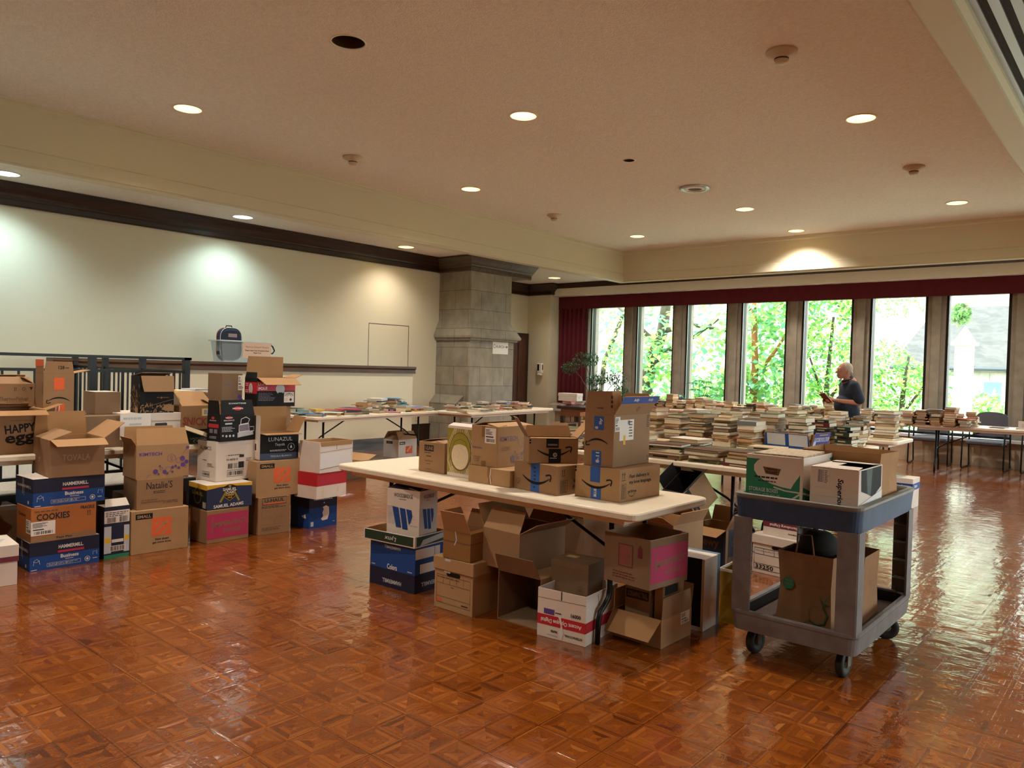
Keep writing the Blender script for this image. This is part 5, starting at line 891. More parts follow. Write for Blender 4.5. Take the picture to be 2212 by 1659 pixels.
# ---------------------------------------------------------------- books
BK = {'dark red': '5e1a1e', 'navy': '1c2440', 'black': '1a1a1c', 'dark green': '1e3a2a', 'brown': '4e3222', 'grey': '6a6c6c', 'cream': 'b8a482', 'tan': '8a6c48', 'blue': '2a5c9c', 'orange': 'c05a28', 'red': 'a82c30', 'teal': '1c7e86', 'white': 'cfc8bc', 'pink': 'b83c70', 'purple': '4c3a6a', 'olive': '5c5a34', 'yellow': 'c8a03c', 'light blue': '5a98c8'}
BM = {k: mat('book_cover_'+k.replace(' ', '_'), v, rough=.5) for k, v in BK.items()}
OLD = ['dark red', 'navy', 'black', 'dark green', 'brown', 'grey', 'cream', 'tan', 'white', 'olive', 'brown', 'cream']
BRIGHT = ['blue', 'orange', 'red', 'teal', 'white', 'pink', 'purple', 'yellow', 'navy', 'cream', 'light blue', 'grey', 'black', 'dark red', 'olive', 'white']
PAGE = [CREAM, mat('tan_page', 'b89a70', rough=.85, noise=.1, nscale=120), mat('pale_page', 'd8ccb4', rough=.85, noise=.08, nscale=100)]
PROTO = {}; rb = random.Random(77)
def book_mesh(w_, d, t, c, pg, soft):
    """w along x (spine on -y side), d along y"""
    k = (w_, d, t, c, pg, soft)
    if k not in PROTO:
        th = .0012 if soft else .0032; ov = 0 if soft else .003
        m = MB(); W2, D2 = w_/2, d/2; M_ = BM[c]
        m.box(-W2, -D2, 0, W2, D2, th, M_); m.box(-W2, -D2, t-th, W2, D2, t, M_); m.box(-W2, -D2, th, W2, -D2+th*1.5, t-th, M_)
        if not soft or rb.random() < .5:
            q = BM['cream'] if c in ('navy', 'black', 'dark red', 'dark green', 'purple') else BM['black']
            m.box(-W2*.62, -D2-.0008, t*.3, W2*.3, -D2, t*.7, q)
        cv = m.build('book')
        m = MB(); m.box(-W2+ov, -D2+th*1.5, th, W2-ov, D2-ov, t-th, PAGE[pg]); pgs = m.build('pages', cv); KIDS[cv.name] = [pgs]
        PROTO[k] = [cv, False]
    p = PROTO[k]
    if not p[1]: p[1] = True; return p[0]
    return copy_tree(p[0])
ORD = ['bottom', 'second', 'third', 'fourth', 'fifth', 'sixth', 'seventh', 'eighth', 'ninth', 'tenth', 'eleventh', 'twelfth', 'thirteenth', 'fourteenth', 'fifteenth', 'sixteenth', 'seventeenth', 'eighteenth', 'nineteenth', 'twentieth']
ORDN = ['first']+ORD[1:]
SHAPES = {'tall': [(.15, .23, .028), (.16, .24, .035), (.15, .22, .022), (.14, .21, .030), (.17, .24, .04), (.15, .23, .018)], 'flat': [(.30, .23, .022), (.28, .22, .030), (.31, .24, .016), (.26, .20, .026), (.29, .22, .038)],
          'small': [(.11, .18, .022), (.13, .20, .026), (.14, .21, .018), (.12, .19, .030), (.15, .22, .014), (.20, .27, .009)], 'wide': [(.24, .30, .026), (.25, .31, .02), (.22, .29, .035)]}
def stack(cx_, cy_, z, n, ang, kinds, cols, where, grp, spine=.15, jit=12, soft=.3, stuff=None):
    zz = z+.0005
    for i in range(n):
        w_, d, t = rb.choice(SHAPES[kinds]); c = rb.choice(cols); pg = rb.randrange(3); sf = rb.random() < soft; t = t if not sf else t*.9; t = round(t, 4)
        a = R(ang+180+rb.uniform(-jit, jit)+(180 if rb.random() < spine else 0)); x = cx_+rb.uniform(-.012, .012); y = cy_+rb.uniform(-.012, .012)
        if stuff is not None:
            M = Matrix.Translation((x, y, zz)) @ Matrix.Rotation(a, 4, 'Z'); W2, D2 = w_/2, d/2; th = .003
            stuff.box(-W2, -D2, 0, W2, D2, th, BM[c], M); stuff.box(-W2, -D2, t-th, W2, D2, t, BM[c], M); stuff.box(-W2+.002, -D2+.002, th, W2-.002, D2-.002, t-th, PAGE[pg], M)
            stuff.box(-W2, -D2, th, W2, -D2+.002, t-th, BM[c], M)
        else:
            o = book_mesh(w_, d, t, c, pg, sf); o.location = (x, y, zz); o.rotation_euler = (0, 0, a)
            pos = 'bottom' if i == 0 else ('top' if i == n-1 else ORD[i]+' up')
            tag(o, '%s book, %s of the %s' % (c, pos, where), 'book', grp); COUNT[0] += 1
        zz += t+.0006
    return zz
COUNT = [0]; TZ = .7405
# colourful piles on the stair wall table (runs away from the camera, turned 98 degrees)
def along(ox, oy, t, u, v): 
    a = R(t); return ox+u*math.cos(a)-v*math.sin(a), oy+u*math.sin(a)+v*math.cos(a)
for j, (u, v_, n, k) in enumerate(((.12, .14, 2, 'small'), (.15, .42, 4, 'small'), (.42, .14, 3, 'small'), (.40, .40, 3, 'small'), (.20, .64, 4, 'small'), (.72, .15, 3, 'flat'), (.70, .44, 3, 'small'), (.98, .16, 3, 'small'), (1.0, .44, 3, 'flat'), (1.30, .16, 3, 'small'), (1.32, .44, 6, 'small'), (1.58, .16, 3, 'small'),
                                   (1.62, .46, 9, 'flat'), (1.88, .16, 4, 'small'), (1.92, .46, 9, 'small'), (2.14, .18, 3, 'flat'), (2.18, .48, 8, 'small'), (2.44, .18, 3, 'small'), (2.46, .46, 2, 'small'))):
    x, y = along(-8.2, 5.75, 98, u, v_)
    stack(x, y, TZ, n, 98-90+rb.uniform(-25, 25)+90, k, BRIGHT, '%s pile from the left, stair wall table' % ORDN[j], 'books on the stair wall table', .5, 16, .6)
for j, (u, v_, n, k) in enumerate(((.14, .14, 1, 'flat'), (.18, .46, 5, 'small'), (.42, .14, 3, 'small'), (.46, .44, 7, 'small'), (.68, .14, 3, 'small'), (.74, .46, 4, 'small'), (.96, .18, 3, 'small'), (1.02, .48, 7, 'small'), (1.22, .16, 3, 'small'), (1.34, .48, 4, 'small'), (1.52, .16, 4, 'small'), (1.62, .48, 8, 'small'), (1.84, .16, 2, 'small'), (1.94, .50, 6, 'small'), (2.22, .46, 4, 'flat'))):
    x, y = along(-7.93, 8.32, 98, u, v_)
    stack(x, y, TZ, n, 98+rb.uniform(-20, 20), k, BRIGHT+OLD, '%s pile from the left, stone column table' % ORDN[j], 'books by the stone column', .35, 14, .5)
# big old flat books, first row behind the front table
k = 0
for row, yy in ((0, 5.58), (1, 5.90)):
    for j in range(7):
        x = -4.35+j*.325+rb.uniform(-.02, .02); n = (4, 5, 4, 5, 5, 4, 4)[j] if row == 0 else (5, 5, 4, 4, 5, 4, 5)[j]
        stack(x, yy+rb.uniform(-.02, .02), TZ, n, 0, 'flat', OLD, '%s pile of the %s row of flat books' % (ORDN[j], ('front', 'back')[row]), 'large old flat books', .2, 9, .1)
# tall cream stacks, second row
for j in range(8):
    x = -4.40+j*.238; n = (9, 10, 9, 12, 11, 12, 12, 12)[j]
    stack(x, 6.42, TZ, n, 0, 'tall', ['cream', 'tan', 'brown', 'grey', 'olive', 'white', 'black', 'dark green', 'dark red', 'orange'], '%s tall stack from the left, second table row' % ORDN[j], 'tall book stacks', .06, 8, .25)
# dark hardcovers beside the dog biscuit box, and the tall stack of wide books at the right
for j, (x, y, n) in enumerate(((-2.60, 7.92, 8), (-2.38, 7.90, 7), (-2.85, 7.95, 8))):
    stack(x, y, TZ, n, 0, 'tall', ['dark red', 'navy', 'black', 'dark green', 'brown'], '%s dark hardcover stack from the %s' % (ORDN[j], 'paper sack side'), 'dark hardcover stacks', .75, 8, .0)
stack(-2.42, 9.50, TZ, 10, 0, 'wide', ['cream', 'grey', 'tan', 'white', 'brown', 'navy'], 'tall stack of wide books at the right table end', 'wide book stack', .1, 10, .2)
# books further back: one heap object per area
m = MB()
for j in range(9): stack(-4.42+j*.25, 6.74, TZ, rb.choice((9, 10, 11)), 0, 'tall', OLD, '', '', .05, 10, stuff=m)
for j in range(6): stack(-4.4+j*.27, 7.92, TZ, rb.choice((7, 8, 9)), 0, 'tall', OLD, '', '', .1, 12, stuff=m)
for j in range(9): stack(-4.4+j*.25, 8.25, TZ, rb.choice((6, 7, 8)), 0, 'tall', OLD, '', '', .1, 12, stuff=m)
for j in range(8): stack(-4.4+j*.24, 9.42, TZ, rb.choice((8, 9, 7)), 0, 'tall', OLD, '', '', .1, 12, stuff=m)
for j in range(8): stack(-4.4+j*.27, 9.75, TZ, rb.choice((7, 9, 8)), 0, 'tall', OLD, '', '', .1, 12, stuff=m)
tag(m.build('books'), 'dense rows of old book stacks on the middle tables behind the front stacks', 'books', kind='stuff')
m = MB()
for j in range(29):
    x = -7.82+j*.198
    if x < -4.6 or x > -4.5: stack(x, 13.22+rb.uniform(-.02, .02), TZ, rb.choice((7, 8, 9, 10)), 0, 'small' if j % 3 else 'tall', ['cream', 'tan', 'brown', 'white', 'black', 'orange'], '', '', .04, 8, stuff=m)
    stack(x+.05, 13.52, TZ, rb.choice((6, 7, 9)), 0, 'small', ['cream', 'tan', 'white', 'grey'], '', '', .1, 12, stuff=m)
for j in range(5):
    x, y = along(-3.0, 13.12, 6, .12+j*.17, .2); stack(x, y, TZ+.002, (12, 11, 11, 10, 10)[j], 6, 'small', ['cream', 'tan', 'brown', 'dark red'], '', '', .04, 8, stuff=m)
tag(m.build('books'), 'long row of small book stacks on the tables along the windows', 'books', kind='stuff')
m = MB()
for j, (u, n) in enumerate(((1.15, 2), (1.45, 1), (1.72, 2), (1.9, 4), (2.15, 2))):
    x, y = along(-3.0, 13.12, 6, u, .25); stack(x, y, TZ, n, 0, 'small', ['cream', 'white', 'dark red', 'brown'], '', '', .04, 8, stuff=m)
for j, (dx, dy, n) in enumerate(((.2, .25, 3), (.5, .3, 4), (.8, .35, 4))): stack(-8.55+dx*.1-.2, 11.35+dx, .762, n, 96, 'small', BRIGHT, '', '', .3, 10, stuff=m)
tag(m.build('books'), 'few loose books on the right window table and on the wooden desk', 'books', kind='stuff')
e = thing('table_sign', 'white card propped up among the few books on the right window table', 'sign', (-1.62, 13.30, .742), R(6))
m = MB(); m.box(0, 0, 0, .30, .004, .13, PAPER); prints(m, ((0, 0, 0), (1, 0, 0), (0, 0, 1)), .3, .13, [('lines', .15, .3, .8, .7, 2, SILV)]); m.build('card', e)
# ---------------------------------------------------------------- man reading
def capsule(mb, p0, p1, r0, r1, m, n=14, k=5, fl=(1, 1)):
    p0, p1 = Vector(p0), Vector(p1); d = (p1-p0); L = d.length; d.normalize(); a = Vector((0, 1, 0)); a = (a-a.dot(d)*d); a = a.normalized() if a.length > .01 else d.orthogonal().normalized(); b = d.cross(a)
    rings = []
    for i in range(k+1): t = PI/2*(1-i/k); rings.append((p0-d*r0*math.sin(t), max(1e-4, r0*math.cos(t))))
    for i in range(k+1): t = PI/2*i/k; rings.append((p1+d*r1*math.sin(t), max(1e-4, r1*math.cos(t))))
    v = [c+q*fl[0]*math.cos(2*PI*j/n)*a+q*fl[1]*math.sin(2*PI*j/n)*b for c, q in rings for j in range(n)]
    mb.faces(v, [(i*n+j, i*n+(j+1) % n, (i+1)*n+(j+1) % n, (i+1)*n+j) for i in range(len(rings)-1) for j in range(n)]+[tuple(range(n-1, -1, -1)), tuple((len(rings)-1)*n+j for j in range(n))], m, True)
def ell(mb, c, r, m, tilt=0, n=18, k=12):
    M = Matrix.Translation(c) @ Matrix.Rotation(R(tilt), 4, 'Y')
    v = [M @ Vector((r[0]*math.sin(PI*i/k)*math.cos(2*PI*j/n), r[1]*math.sin(PI*i/k)*math.sin(2*PI*j/n), r[2]*math.cos(PI*i/k))) if 0 < i < k else M @ Vector((1e-4*math.cos(2*PI*j/n), 1e-4*math.sin(2*PI*j/n), r[2]*math.cos(PI*i/k))) for i in range(k+1) for j in range(n)]
    mb.faces(v, [((i+1)*n+j, (i+1)*n+(j+1) % n, i*n+(j+1) % n, i*n+j) for i in range(k) for j in range(n)]+[tuple(range(n)), tuple(k*n+j for j in range(n-1, -1, -1))], m, True)
def remesh(o, vox, sm=4):
    q = o.modifiers.new('remesh', 'REMESH'); q.mode = 'VOXEL'; q.voxel_size = vox; q.use_smooth_shade = True
    s = o.modifiers.new('smooth', 'SMOOTH'); s.iterations = sm; s.factor = .5
SKIN = mat('skin', 'b07a62', rough=.6, spec=.4); SHIRT = mat('dark_blue_shirt', '152233', rough=.8, noise=.12, nscale=14); TROU = mat('dark_trousers', '101c28', rough=.85, noise=.1, nscale=14); HAIR = mat('grey_hair', 'b0a494', rough=.9, noise=.15, nscale=80, bump=.5, bscale=90)
P = thing('person', 'grey haired man in dark blue short sleeved shirt reading a red book by the windows', 'person', (-3.53, 11.72, 0), R(40.5))
# faces -x; z up.  body: head, neck, arms, legs and hands as one surface
m = MB()
ell(m, (-.075, 0, 1.545), (.098, .074, .115), SKIN, 22); ell(m, (-.108, 0, 1.495), (.066, .055, .075), SKIN, 30)
capsule(m, (-.145, 0, 1.445), (-.135, 0, 1.452), .026, .03, SKIN)                       # chin
capsule(m, (-.172, 0, 1.535), (-.196, 0, 1.505), .010, .015, SKIN)                      # nose
capsule(m, (-.170, -.012, 1.474), (-.170, .012, 1.474), .011, .011, SKIN); capsule(m, (-.165, -.012, 1.460), (-.165, .012, 1.460), .011, .011, SKIN)
capsule(m, (-.158, -.035, 1.562), (-.158, .035, 1.562), .016, .016, SKIN)               # brow
for s in (-1, 1): ell(m, (-.052, s*.076, 1.525), (.018, .012, .032), SKIN, 15)
capsule(m, (-.055, 0, 1.50), (-.012, 0, 1.38), .054, .060, SKIN); capsule(m, (.0, -.06, 1.32), (.0, .06, 1.32), .05, .05, SKIN)
capsule(m, (.01, 0, 1.36), (.01, 0, .95), .10, .10, SKIN)
for s in (-1, 1):
    capsule(m, (.0, s*.17, 1.31), (.055, s*.215, 1.075), .05, .043, SKIN); capsule(m, (.055, s*.215, 1.075), (-.15, s*.145, 1.09), .042, .032, SKIN); capsule(m, (-.15, s*.145, 1.09), (-.235, s*.105, 1.105), .031, .025, SKIN)
    capsule(m, (-.245, s*.10, 1.105), (-.285, s*.085, 1.105), .030, .030, SKIN, fl=(1, .7))
    capsule(m, (.01, s*.09, .92), (.0, s*.10, .50), .085, .055, SKIN); capsule(m, (.0, s*.10, .50), (.03, s*.10, .10), .052, .036, SKIN)
    for f, (dy, l, dz) in enumerate(((.012, .062, .020), (.006, .068, .006), (.0, .064, -.008), (-.004, .052, -.021))):
        a = Vector((-.295, s*(.085+dy*.3), 1.105+dz)); b = a+Vector((-l*.55, -s*.006, -.006)); c = b+Vector((-l*.30, -s*.028, -.006))
        capsule(m, a, b, .0092, .0085, SKIN, 8, 3); capsule(m, b, c, .0085, .0075, SKIN, 8, 3)
    a = Vector((-.262, s*.085, 1.130)); b = a+Vector((-.032, -s*.022, .012)); capsule(m, a, b, .011, .010, SKIN, 8, 3); capsule(m, b, b+Vector((-.022, -s*.014, -.004)), .010, .009, SKIN, 8, 3)
body = m.build('body', P); remesh(body, .0075, 3)
m = MB()
for s in (-1, 1): ell(m, (-.157, s*.032, 1.541), (.010, .012, .007), WPR, 20); ell(m, (-.1655, s*.032, 1.540), (.004, .005, .005), INK, 20)
m.build('eyes', body)
m = MB(); ell(m, (-.052, 0, 1.560), (.097, .0785, .106), HAIR, 22)
capsule(m, (.004, -.03, 1.515), (.004, .03, 1.515), .034, .034, HAIR)
hr = m.build('hair', P); remesh(hr, .008, 4)
# shirt
m = MB(); capsule(m, (.005, -.135, 1.325), (.005, .135, 1.325), .075, .075, SHIRT); ell(m, (.01, 0, 1.20), (.135, .205, .22), SHIRT); ell(m, (-.035, 0, 1.03), (.165, .195, .17), SHIRT); capsule(m, (.0, -.07, .96), (.0, .07, .96), .135, .135, SHIRT)
capsule(m, (.01, 0, 1.36), (.004, 0, 1.405), .092, .074, SHIRT)
for s in (-1, 1): capsule(m, (.005, s*.165, 1.315), (.055, s*.222, 1.13), .078, .080, SHIRT)
sh = m.build('shirt', P); remesh(sh, .011, 5)
m = MB(); c = []
for i in range(17):
    a = -2.5+5.0*i/16; c.append((-.022-.070*math.cos(a), .070*math.sin(a), 1.405-.028*math.cos(a)))
m.tube(c, .017, SHIRT, 8); m.build('collar', P)
m = MB(); capsule(m, (.01, -.06, .90), (.01, .06, .90), .135, .135, TROU)
for s in (-1, 1): capsule(m, (.01, s*.085, .90), (.0, s*.10, .50), .112, .082, TROU); capsule(m, (.0, s*.10, .50), (.03, s*.10, .07), .080, .062, TROU)
tr = m.build('trousers', P); remesh(tr, .012, 5)
for s in (-1, 1):
    m = MB(); capsule(m, (.07, s*.10, .045), (-.12, s*.11, .040), .044, .040, BLACKM, fl=(1, .9)); m.build('shoe', P)
e = thing('book', 'open dark red book held in the hands of the reading man', 'book', (0, 0, 0), 0)
M = Matrix.Translation((-3.53, 11.72, 0)) @ Matrix.Rotation(R(40.5), 4, 'Z') @ Matrix.Translation((-.36, 0, 1.125)) @ Matrix.Rotation(R(48), 4, 'Y')
e.matrix_world = M
m = MB()
for s in (-1, 1): m.box(-.09, min(0, s*.125), -.014, .09, max(0, s*.125), -.010, BM['dark red'], Matrix.Rotation(R(s*14), 4, 'X'))
m.build('cover', e); m = MB()
for s in (-1, 1): m.box(-.085, min(0, s*.118), -.010, .085, max(0, s*.118), .002, PAGE[2], Matrix.Rotation(R(s*14), 4, 'X'))
m.build('pages', e)
# ---------------------------------------------------------------- leaves, plants and trees
def leaf(mb, p, d, l, w_, mt, nrm):
    d = d.normalized(); s = d.cross(nrm); s = s.normalized() if s.length > .01 else d.orthogonal().normalized(); n2 = s.cross(d)
    mb.faces([p, p+d*l*.4+s*w_*.5+n2*l*.05, p+d*l+n2*(-l*.08), p+d*l*.4-s*w_*.5+n2*l*.05], [(0, 1, 2), (0, 2, 3)], mt)
def clump(mb, c, r, n, l, w_, mts, rnd, droop=.2):
    for i in range(n):
        while True:
            q = Vector((rnd.uniform(-1, 1), rnd.uniform(-1, 1), rnd.uniform(-1, 1)))
            if q.length < 1: break
        p = Vector((c[0]+q.x*r[0], c[1]+q.y*r[1], c[2]+q.z*r[2])); d = Vector((rnd.uniform(-1, 1), rnd.uniform(-1, 1), rnd.uniform(-.8, .5)-droop))
        leaf(mb, p, d, l*rnd.uniform(.7, 1.2), w_, rnd.choice(mts), Vector((rnd.uniform(-.5, .5), rnd.uniform(-.5, .5), 1)))
POT = mat('terracotta', '8a4c34', rough=.8, noise=.1); SOIL = mat('soil', '2c2018', rough=.95); STEM = mat('plant_stem', '5a4a34', rough=.8)
FIC = [mat('ficus_leaf', '2c5a2a', rough=.4, trans=.35), mat('ficus_leaf_dark', '1c3c20', rough=.4, trans=.25)]
SCH = [mat('umbrella_leaf', '3c9a34', rough=.4, trans=.4), mat('umbrella_leaf_dark', '2a6a2c', rough=.4, trans=.3)]
def pot(e, r, h):
    m = MB(); m.lathe([(0, 0), (r*.75, 0), (r, h*.9), (r*1.08, h*.9), (r*1.08, h), (r*.95, h), (r*.93, h*.9), (0, h*.9)], POT); m.build('pot', e); m = MB(); m.disc((0, 0, h*.91), r*.92, SOIL); m.build('soil', e)
rnd = random.Random(21)
e = thing('potted_ficus', 'potted weeping ficus with small dark leaves before the crimson curtain', 'plant', (-9.7, 14.3, 0))
pot(e, .2, .35); m = MB()
hubs = [((-.75, -.05, 1.50), (.22, .2, .16)), ((-.48, 0, 1.68), (.26, .22, .2)), ((-.25, .02, 1.70), (.22, .2, .16)), ((-.08, .0, 1.22), (.20, .2, .16)), ((.20, -.02, 1.30), (.26, .2, .18)), ((.52, 0, 1.25), (.22, .2, .2)), ((.62, 0, 1.02), (.16, .2, .14)), ((-.05, 0, .95), (.15, .15, .12))]
for c, r in hubs: m.tube([(0, 0, .3), (c[0]*.2, 0, .8), (c[0]*.6, c[1], c[2]*.85), c], .012, STEM, 6, r1=.004)
m.build('stem', e); m = MB()
for c, r in hubs: clump(m, c, r, 170, .075, .028, FIC, rnd, .5)
m.build('foliage', e)
e = thing('potted_umbrella_plant', 'bright green potted umbrella plant in front of the third window', 'plant', (-7.22, 14.3, 0)); pot(e, .17, .32); m = MB(); f = MB()
for c in ((0, 0, 1.30), (.22, -.05, 1.18), (-.12, .05, 1.12), (.1, .08, 1.0), (-.42, 0, .98), (-.28, -.05, .90), (.3, .1, 1.02), (.0, -.08, .92), (.16, 0, 1.28), (-.2, .1, 1.25)):
    m.tube([(0, 0, .28), (c[0]*.3, c[1]*.3, .7), c], .008, SCH[1], 6, r1=.004)
    for k in range(8):
        a = 2*PI*k/8+rnd.random(); leaf(f, Vector(c), Vector((math.cos(a), math.sin(a), -.25)), rnd.uniform(.15, .2), .055, rnd.choice(SCH), Vector((0, 0, 1)))
m.build('stem', e); f.build('foliage', e)
# outdoors
m = MB(); m.box(-60, -40, -.4, 60, 80, -.3, mat('lawn', '9a9c86', rough=.95, noise=.3, nscale=.8)); struct(m.build('ground'))
m = MB(); m.box(-60, 21, -.3, 40, 24, -.27, mat('pale_path', 'b8b4a8', rough=.9)); struct(m.build('path'))
PST = stone('pale_building_stone', 'a8a498', '98948a', .9, .35); SLATE = stone('grey_slate', '3c3b38', '4a4844', .4, .16)
e = thing('stone_building', 'pale stone building with a tall tower face beyond the garden', 'building', (0, 0, 0)); m = MB()
m.box(-40, 44, -.3, 6, 50, 16, PST); m.build('wall', e); m = MB(); m.box(-7.6, 42.5, -.3, -6.6, 44, 9.5, PST); m.build('buttress', e)
for x, z in ((-24, 5), (-20, 5), (-15, 7.4), (-11.5, 7.4), (-4.6, 5.6), (-1.5, 7.4), (-28, 5)):
    m = MB(); m.poly([(x, 43.98, z), (x+.9, 43.98, z), (x+.9, 43.98, z+1.6), (x+.45, 43.98, z+2.1), (x, 43.98, z+1.6)], mat('far_glass', '6a8490', rough=.2)); m.build('window', e)
e = thing('slate_roofed_wing', 'low stone wing with a grey shingle roof seen through the right windows', 'building', (0, 0, 0)); m = MB()
m.box(-7.3, 30.2, -.3, 2, 34, 2.0, PST); m.build('wall', e); m = MB(); m.faces([(-7.6, 29.9, 1.92), (2.5, 29.9, 1.92), (2.5, 34, 4.3), (-7.0, 34, 4.3), (-7.6, 29.9, 1.8), (2.5, 29.9, 1.8)], [(0, 1, 2, 3), (4, 5, 1, 0)], SLATE); m.build('roof', e)
m = MB(); m.tube([(-7.6, 29.85, 1.85), (2.3, 29.85, 1.85)], .06, mat('gutter', '3c4248')); m.build('gutter', e)
m = MB(); m.box(-4.7, 30.16, .3, -4.2, 30.19, 1.4, MATS['far_glass']); m.build('window', e)
e = thing('stone_pillar', 'tall white stone pillar outside the rightmost visible window', 'pillar', (-3.79, 21.5, -.3)); m = MB()
m.box(-.18, -.18, 0, .18, .18, 2.6, mat('bright_limestone', 'e6e2d8', rough=.9)); m.box(-.22, -.22, 0, .22, .22, .3, MATS['bright_limestone']); m.build('shaft', e); m = MB(); m.box(-.26, -.26, 2.6, .26, .26, 2.68, MATS['bright_limestone']); m.faces([(-.22, -.22, 2.68), (.22, -.22, 2.68), (.22, .22, 2.68), (-.22, .22, 2.68), (0, 0, 3.1)], [(0, 1, 4), (1, 2, 4), (2, 3, 4), (3, 0, 4)], MATS['bright_limestone']); m.build('cap', e)
BARK = mat('bark', '4c4438', rough=.9, noise=.3, nscale=10, bump=.6, bscale=15); PALEB = mat('pale_bark', '9a9078', rough=.9, noise=.25, nscale=8)
LFA = [mat('leaf_green', '8cc070', rough=.6, trans=.5), mat('leaf_lime', 'b4d478', rough=.6, trans=.5), mat('leaf_teal', '78b490', rough=.6, trans=.45)]
LFB = [mat('leaf_maple', '94cc60', rough=.6, trans=.5), mat('leaf_maple_warm', 'ccd088', rough=.6, trans=.5), mat('leaf_maple_dark', '5ca454', rough=.6, trans=.4)]
def tree(label, x, y, trunk, crowns, mts, bark, n, l, w_, group='trees outside the windows'):
    e = thing('tree', label, 'tree', (x, y, -.3), 0, group); m = MB()
    for pts, r0, r1 in trunk: m.tube(pts, r0, bark, 8, r1=r1)
    m.build('trunk', e); m = MB()
    for c, r in crowns: clump(m, c, r, n, l, w_, mts, rnd)
    m.build('crown', e)
tree('grey barked tree with a curved trunk outside the second window', -11.35, 19.4, [([(-.2, 0, 0), (-.15, 0, 1.4), (.05, 0, 2.1), (.35, 0, 2.9), (.5, 0, 4.2), (.6, 0, 5.5)], .26, .1), ([(-.1, 0, 1.7), (.5, -.2, 2.3), (1.3, -.3, 2.6), (2.2, -.3, 3.2)], .10, .03), ([(.35, 0, 2.9), (1.2, 0, 3.1), (2.3, 0, 2.9), (3.0, 0, 3.5)], .08, .02), ([(.2, 0, 2.5), (-.6, 0, 3.2), (-1.5, 0, 3.9)], .09, .03)],
     [((.4, -.4, 2.2), (.9, .6, .7)), ((-.6, 0, 3.6), (1.4, 1, 1.2)), ((1.4, -.4, 3.2), (1.3, .8, 1.2)), ((2.6, -.3, 2.4), (1.4, .8, 1.5)), ((.9, -.3, 1.3), (1.1, .6, .6)), ((2.7, -.5, 1.2), (1.1, .7, .8)), ((3.8, -.3, 3.2), (1.2, .8, 1.3))], LFA, BARK, 330, .20, .15)
tree('leafy tree hanging over the fourth window', -8.1, 19.0, [([(0, 0, 0), (.05, 0, 2.0), (-.1, 0, 4.5)], .12, .06), ([(0, 0, 1.6), (.6, 0, 2.4), (1.2, 0, 3.4)], .06, .02)], [((0, 0, 2.6), (1.1, .8, 1.3)), ((.8, 0, 1.6), (.9, .7, .7)), ((-.6, 0, 1.2), (.9, .7, .7)), ((.8, 0, 3.6), (1.2, .8, 1.0))], LFA, mat('orange_bark', 'a8683c', rough=.9), 420, .19, .14)
tree('dense bright green maple outside the fifth window', -6.3, 19.2, [([(0, 0, 0), (0, 0, 1.6), (.1, 0, 3.2)], .09, .03), ([(0, 0, 1.0), (.5, -.1, 2.0)], .05, .02), ([(0, 0, 1.0), (-.4, -.1, 2.2)], .05, .02)], [((-.3, 0, 1.1), (1.0, .8, .8)), ((.2, 0, 1.9), (1.0, .8, .7)), ((-.1, 0, 2.7), (.9, .7, .5)), ((-.5, 0, 3.9), (.9, .7, .6)), ((.6, 0, 3.5), (.5, .5, .5))], LFB, BARK, 620, .13, .09)
tree('low bright green maple outside the sixth window', -4.9, 20.3, [([(0, 0, 0), (.05, 0, 1.4), (.15, 0, 2.3)], .08, .03), ([(0, 0, .8), (.6, -.1, 1.7)], .04, .02)], [((.1, 0, 1.0), (1.0, .7, .7)), ((.45, 0, 1.75), (.7, .6, .45)), ((-.45, 0, 2.2), (.7, .6, .55)), ((-.7, 0, 1.2), (.7, .6, .6))], LFB, BARK, 620, .12, .08)
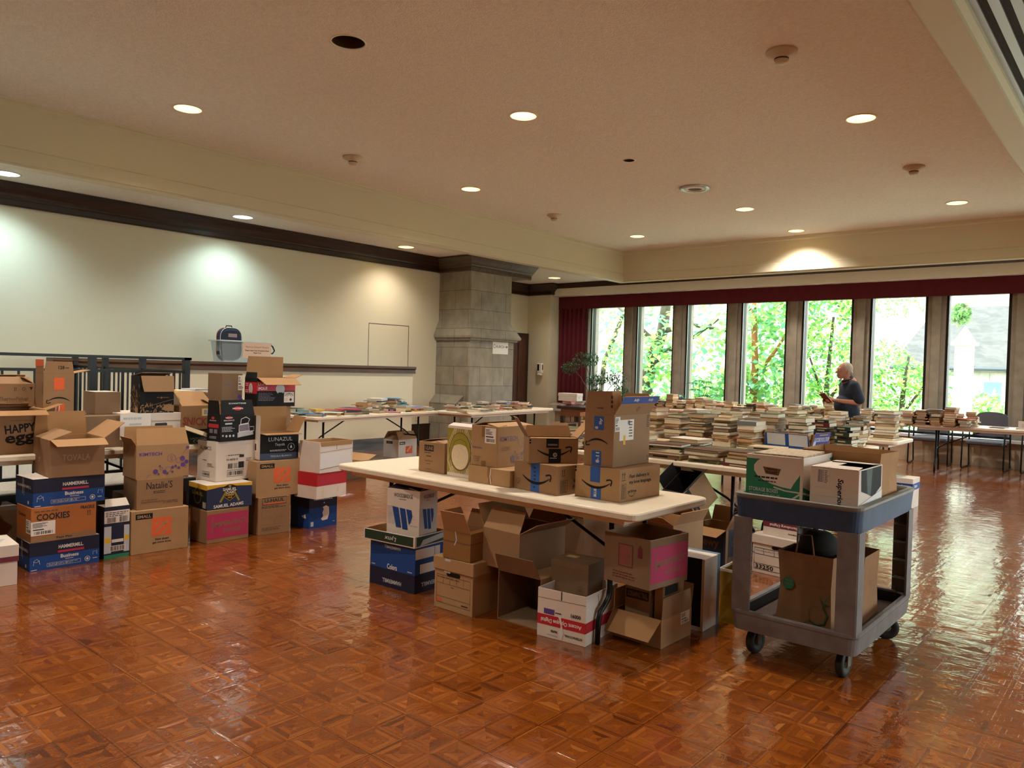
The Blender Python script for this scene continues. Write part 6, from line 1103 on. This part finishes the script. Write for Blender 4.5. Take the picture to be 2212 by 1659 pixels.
tree('tall pale barked plane tree branching across the top of the rightmost window', -3.0, 24.0, [([(2.2, 0, 0), (2.1, 0, 3), (2.0, 0, 5.5), (2.2, 0, 8)], .25, .14), ([(2.05, 0, 4.4), (.6, 0, 5.4), (-.3, 0, 4.9), (-.9, 0, 4.3), (-1.25, 0, 3.8), (-1.42, 0, 3.2)], .14, .05), ([(.6, 0, 5.4), (-1.4, 0, 5.6), (-3.4, 0, 5.0)], .08, .03)], [((-1.2, 0, 4.9), (.7, .8, .4)), ((-.2, 0, 4.6), (.5, .6, .5)), ((-3.0, 0, 4.1), (.9, .8, .6)), ((-2.2, 0, 5.2), (1.0, .8, .6)), ((.4, 0, 6.0), (1.5, 1, .8)), ((-1.35, 0, 3.6), (.25, .3, .3))], [mat('leaf_dusty', '7c9468', rough=.7, trans=.4), LFA[0]], PALEB, 420, .13, .09)
tree('thin leaning tree with sparse twigs outside the first window', -13.9, 20.5, [([(0, 0, 0), (.2, 0, 2.0), (.9, 0, 3.6), (1.2, 0, 5)], .1, .05)], [((.6, 0, 3.4), (1.1, .7, .9)), ((.7, 0, 2.2), (.6, .5, .5)), ((-.4, 0, 4.3), (1.2, .7, .8))], LFA, BARK, 260, .18, .13)
for i, (x, y, w_, n_) in enumerate(((-4.55, 23, .3, 'left of the white pillar'), (-3.75, 24.4, .55, 'right of the white pillar'), (-14.2, 25, 2.4, 'beyond the curved grey trunk'), (-10.2, 26, 1.6, 'beyond the leafy middle tree'))):
    e = thing('shrub', 'low green garden shrub '+n_, 'shrub', (x, y, -.3), 0, 'garden shrubs'); m = MB(); clump(m, (0, 0, .7), (w_, .8, .8), 700, .16, .11, LFB, rnd); m.build('foliage', e); m = MB(); m.tube([(0, 0, 0), (0, 0, .7)], .05, BARK); m.build('stem', e)
e = thing('stair_railing', 'pale outdoor steps rail beyond the white pillar', 'railing', (-3.2, 26.5, -.3)); m = MB()
for i in range(4): m.box(-.8, i*.35, i*.16, .8, i*.35+.35, i*.16+.16, mat('pale_step', 'd0ccc4'))
m.build('step', e); m = MB()
for s in (-.85, .85): m.tube([(s, 0, .0), (s, 0, .9), (s, 1.4, 1.5), (s, 1.4, .6)], .03, ALUM)
m.build('handrail', e)
print('individual books', COUNT[0])
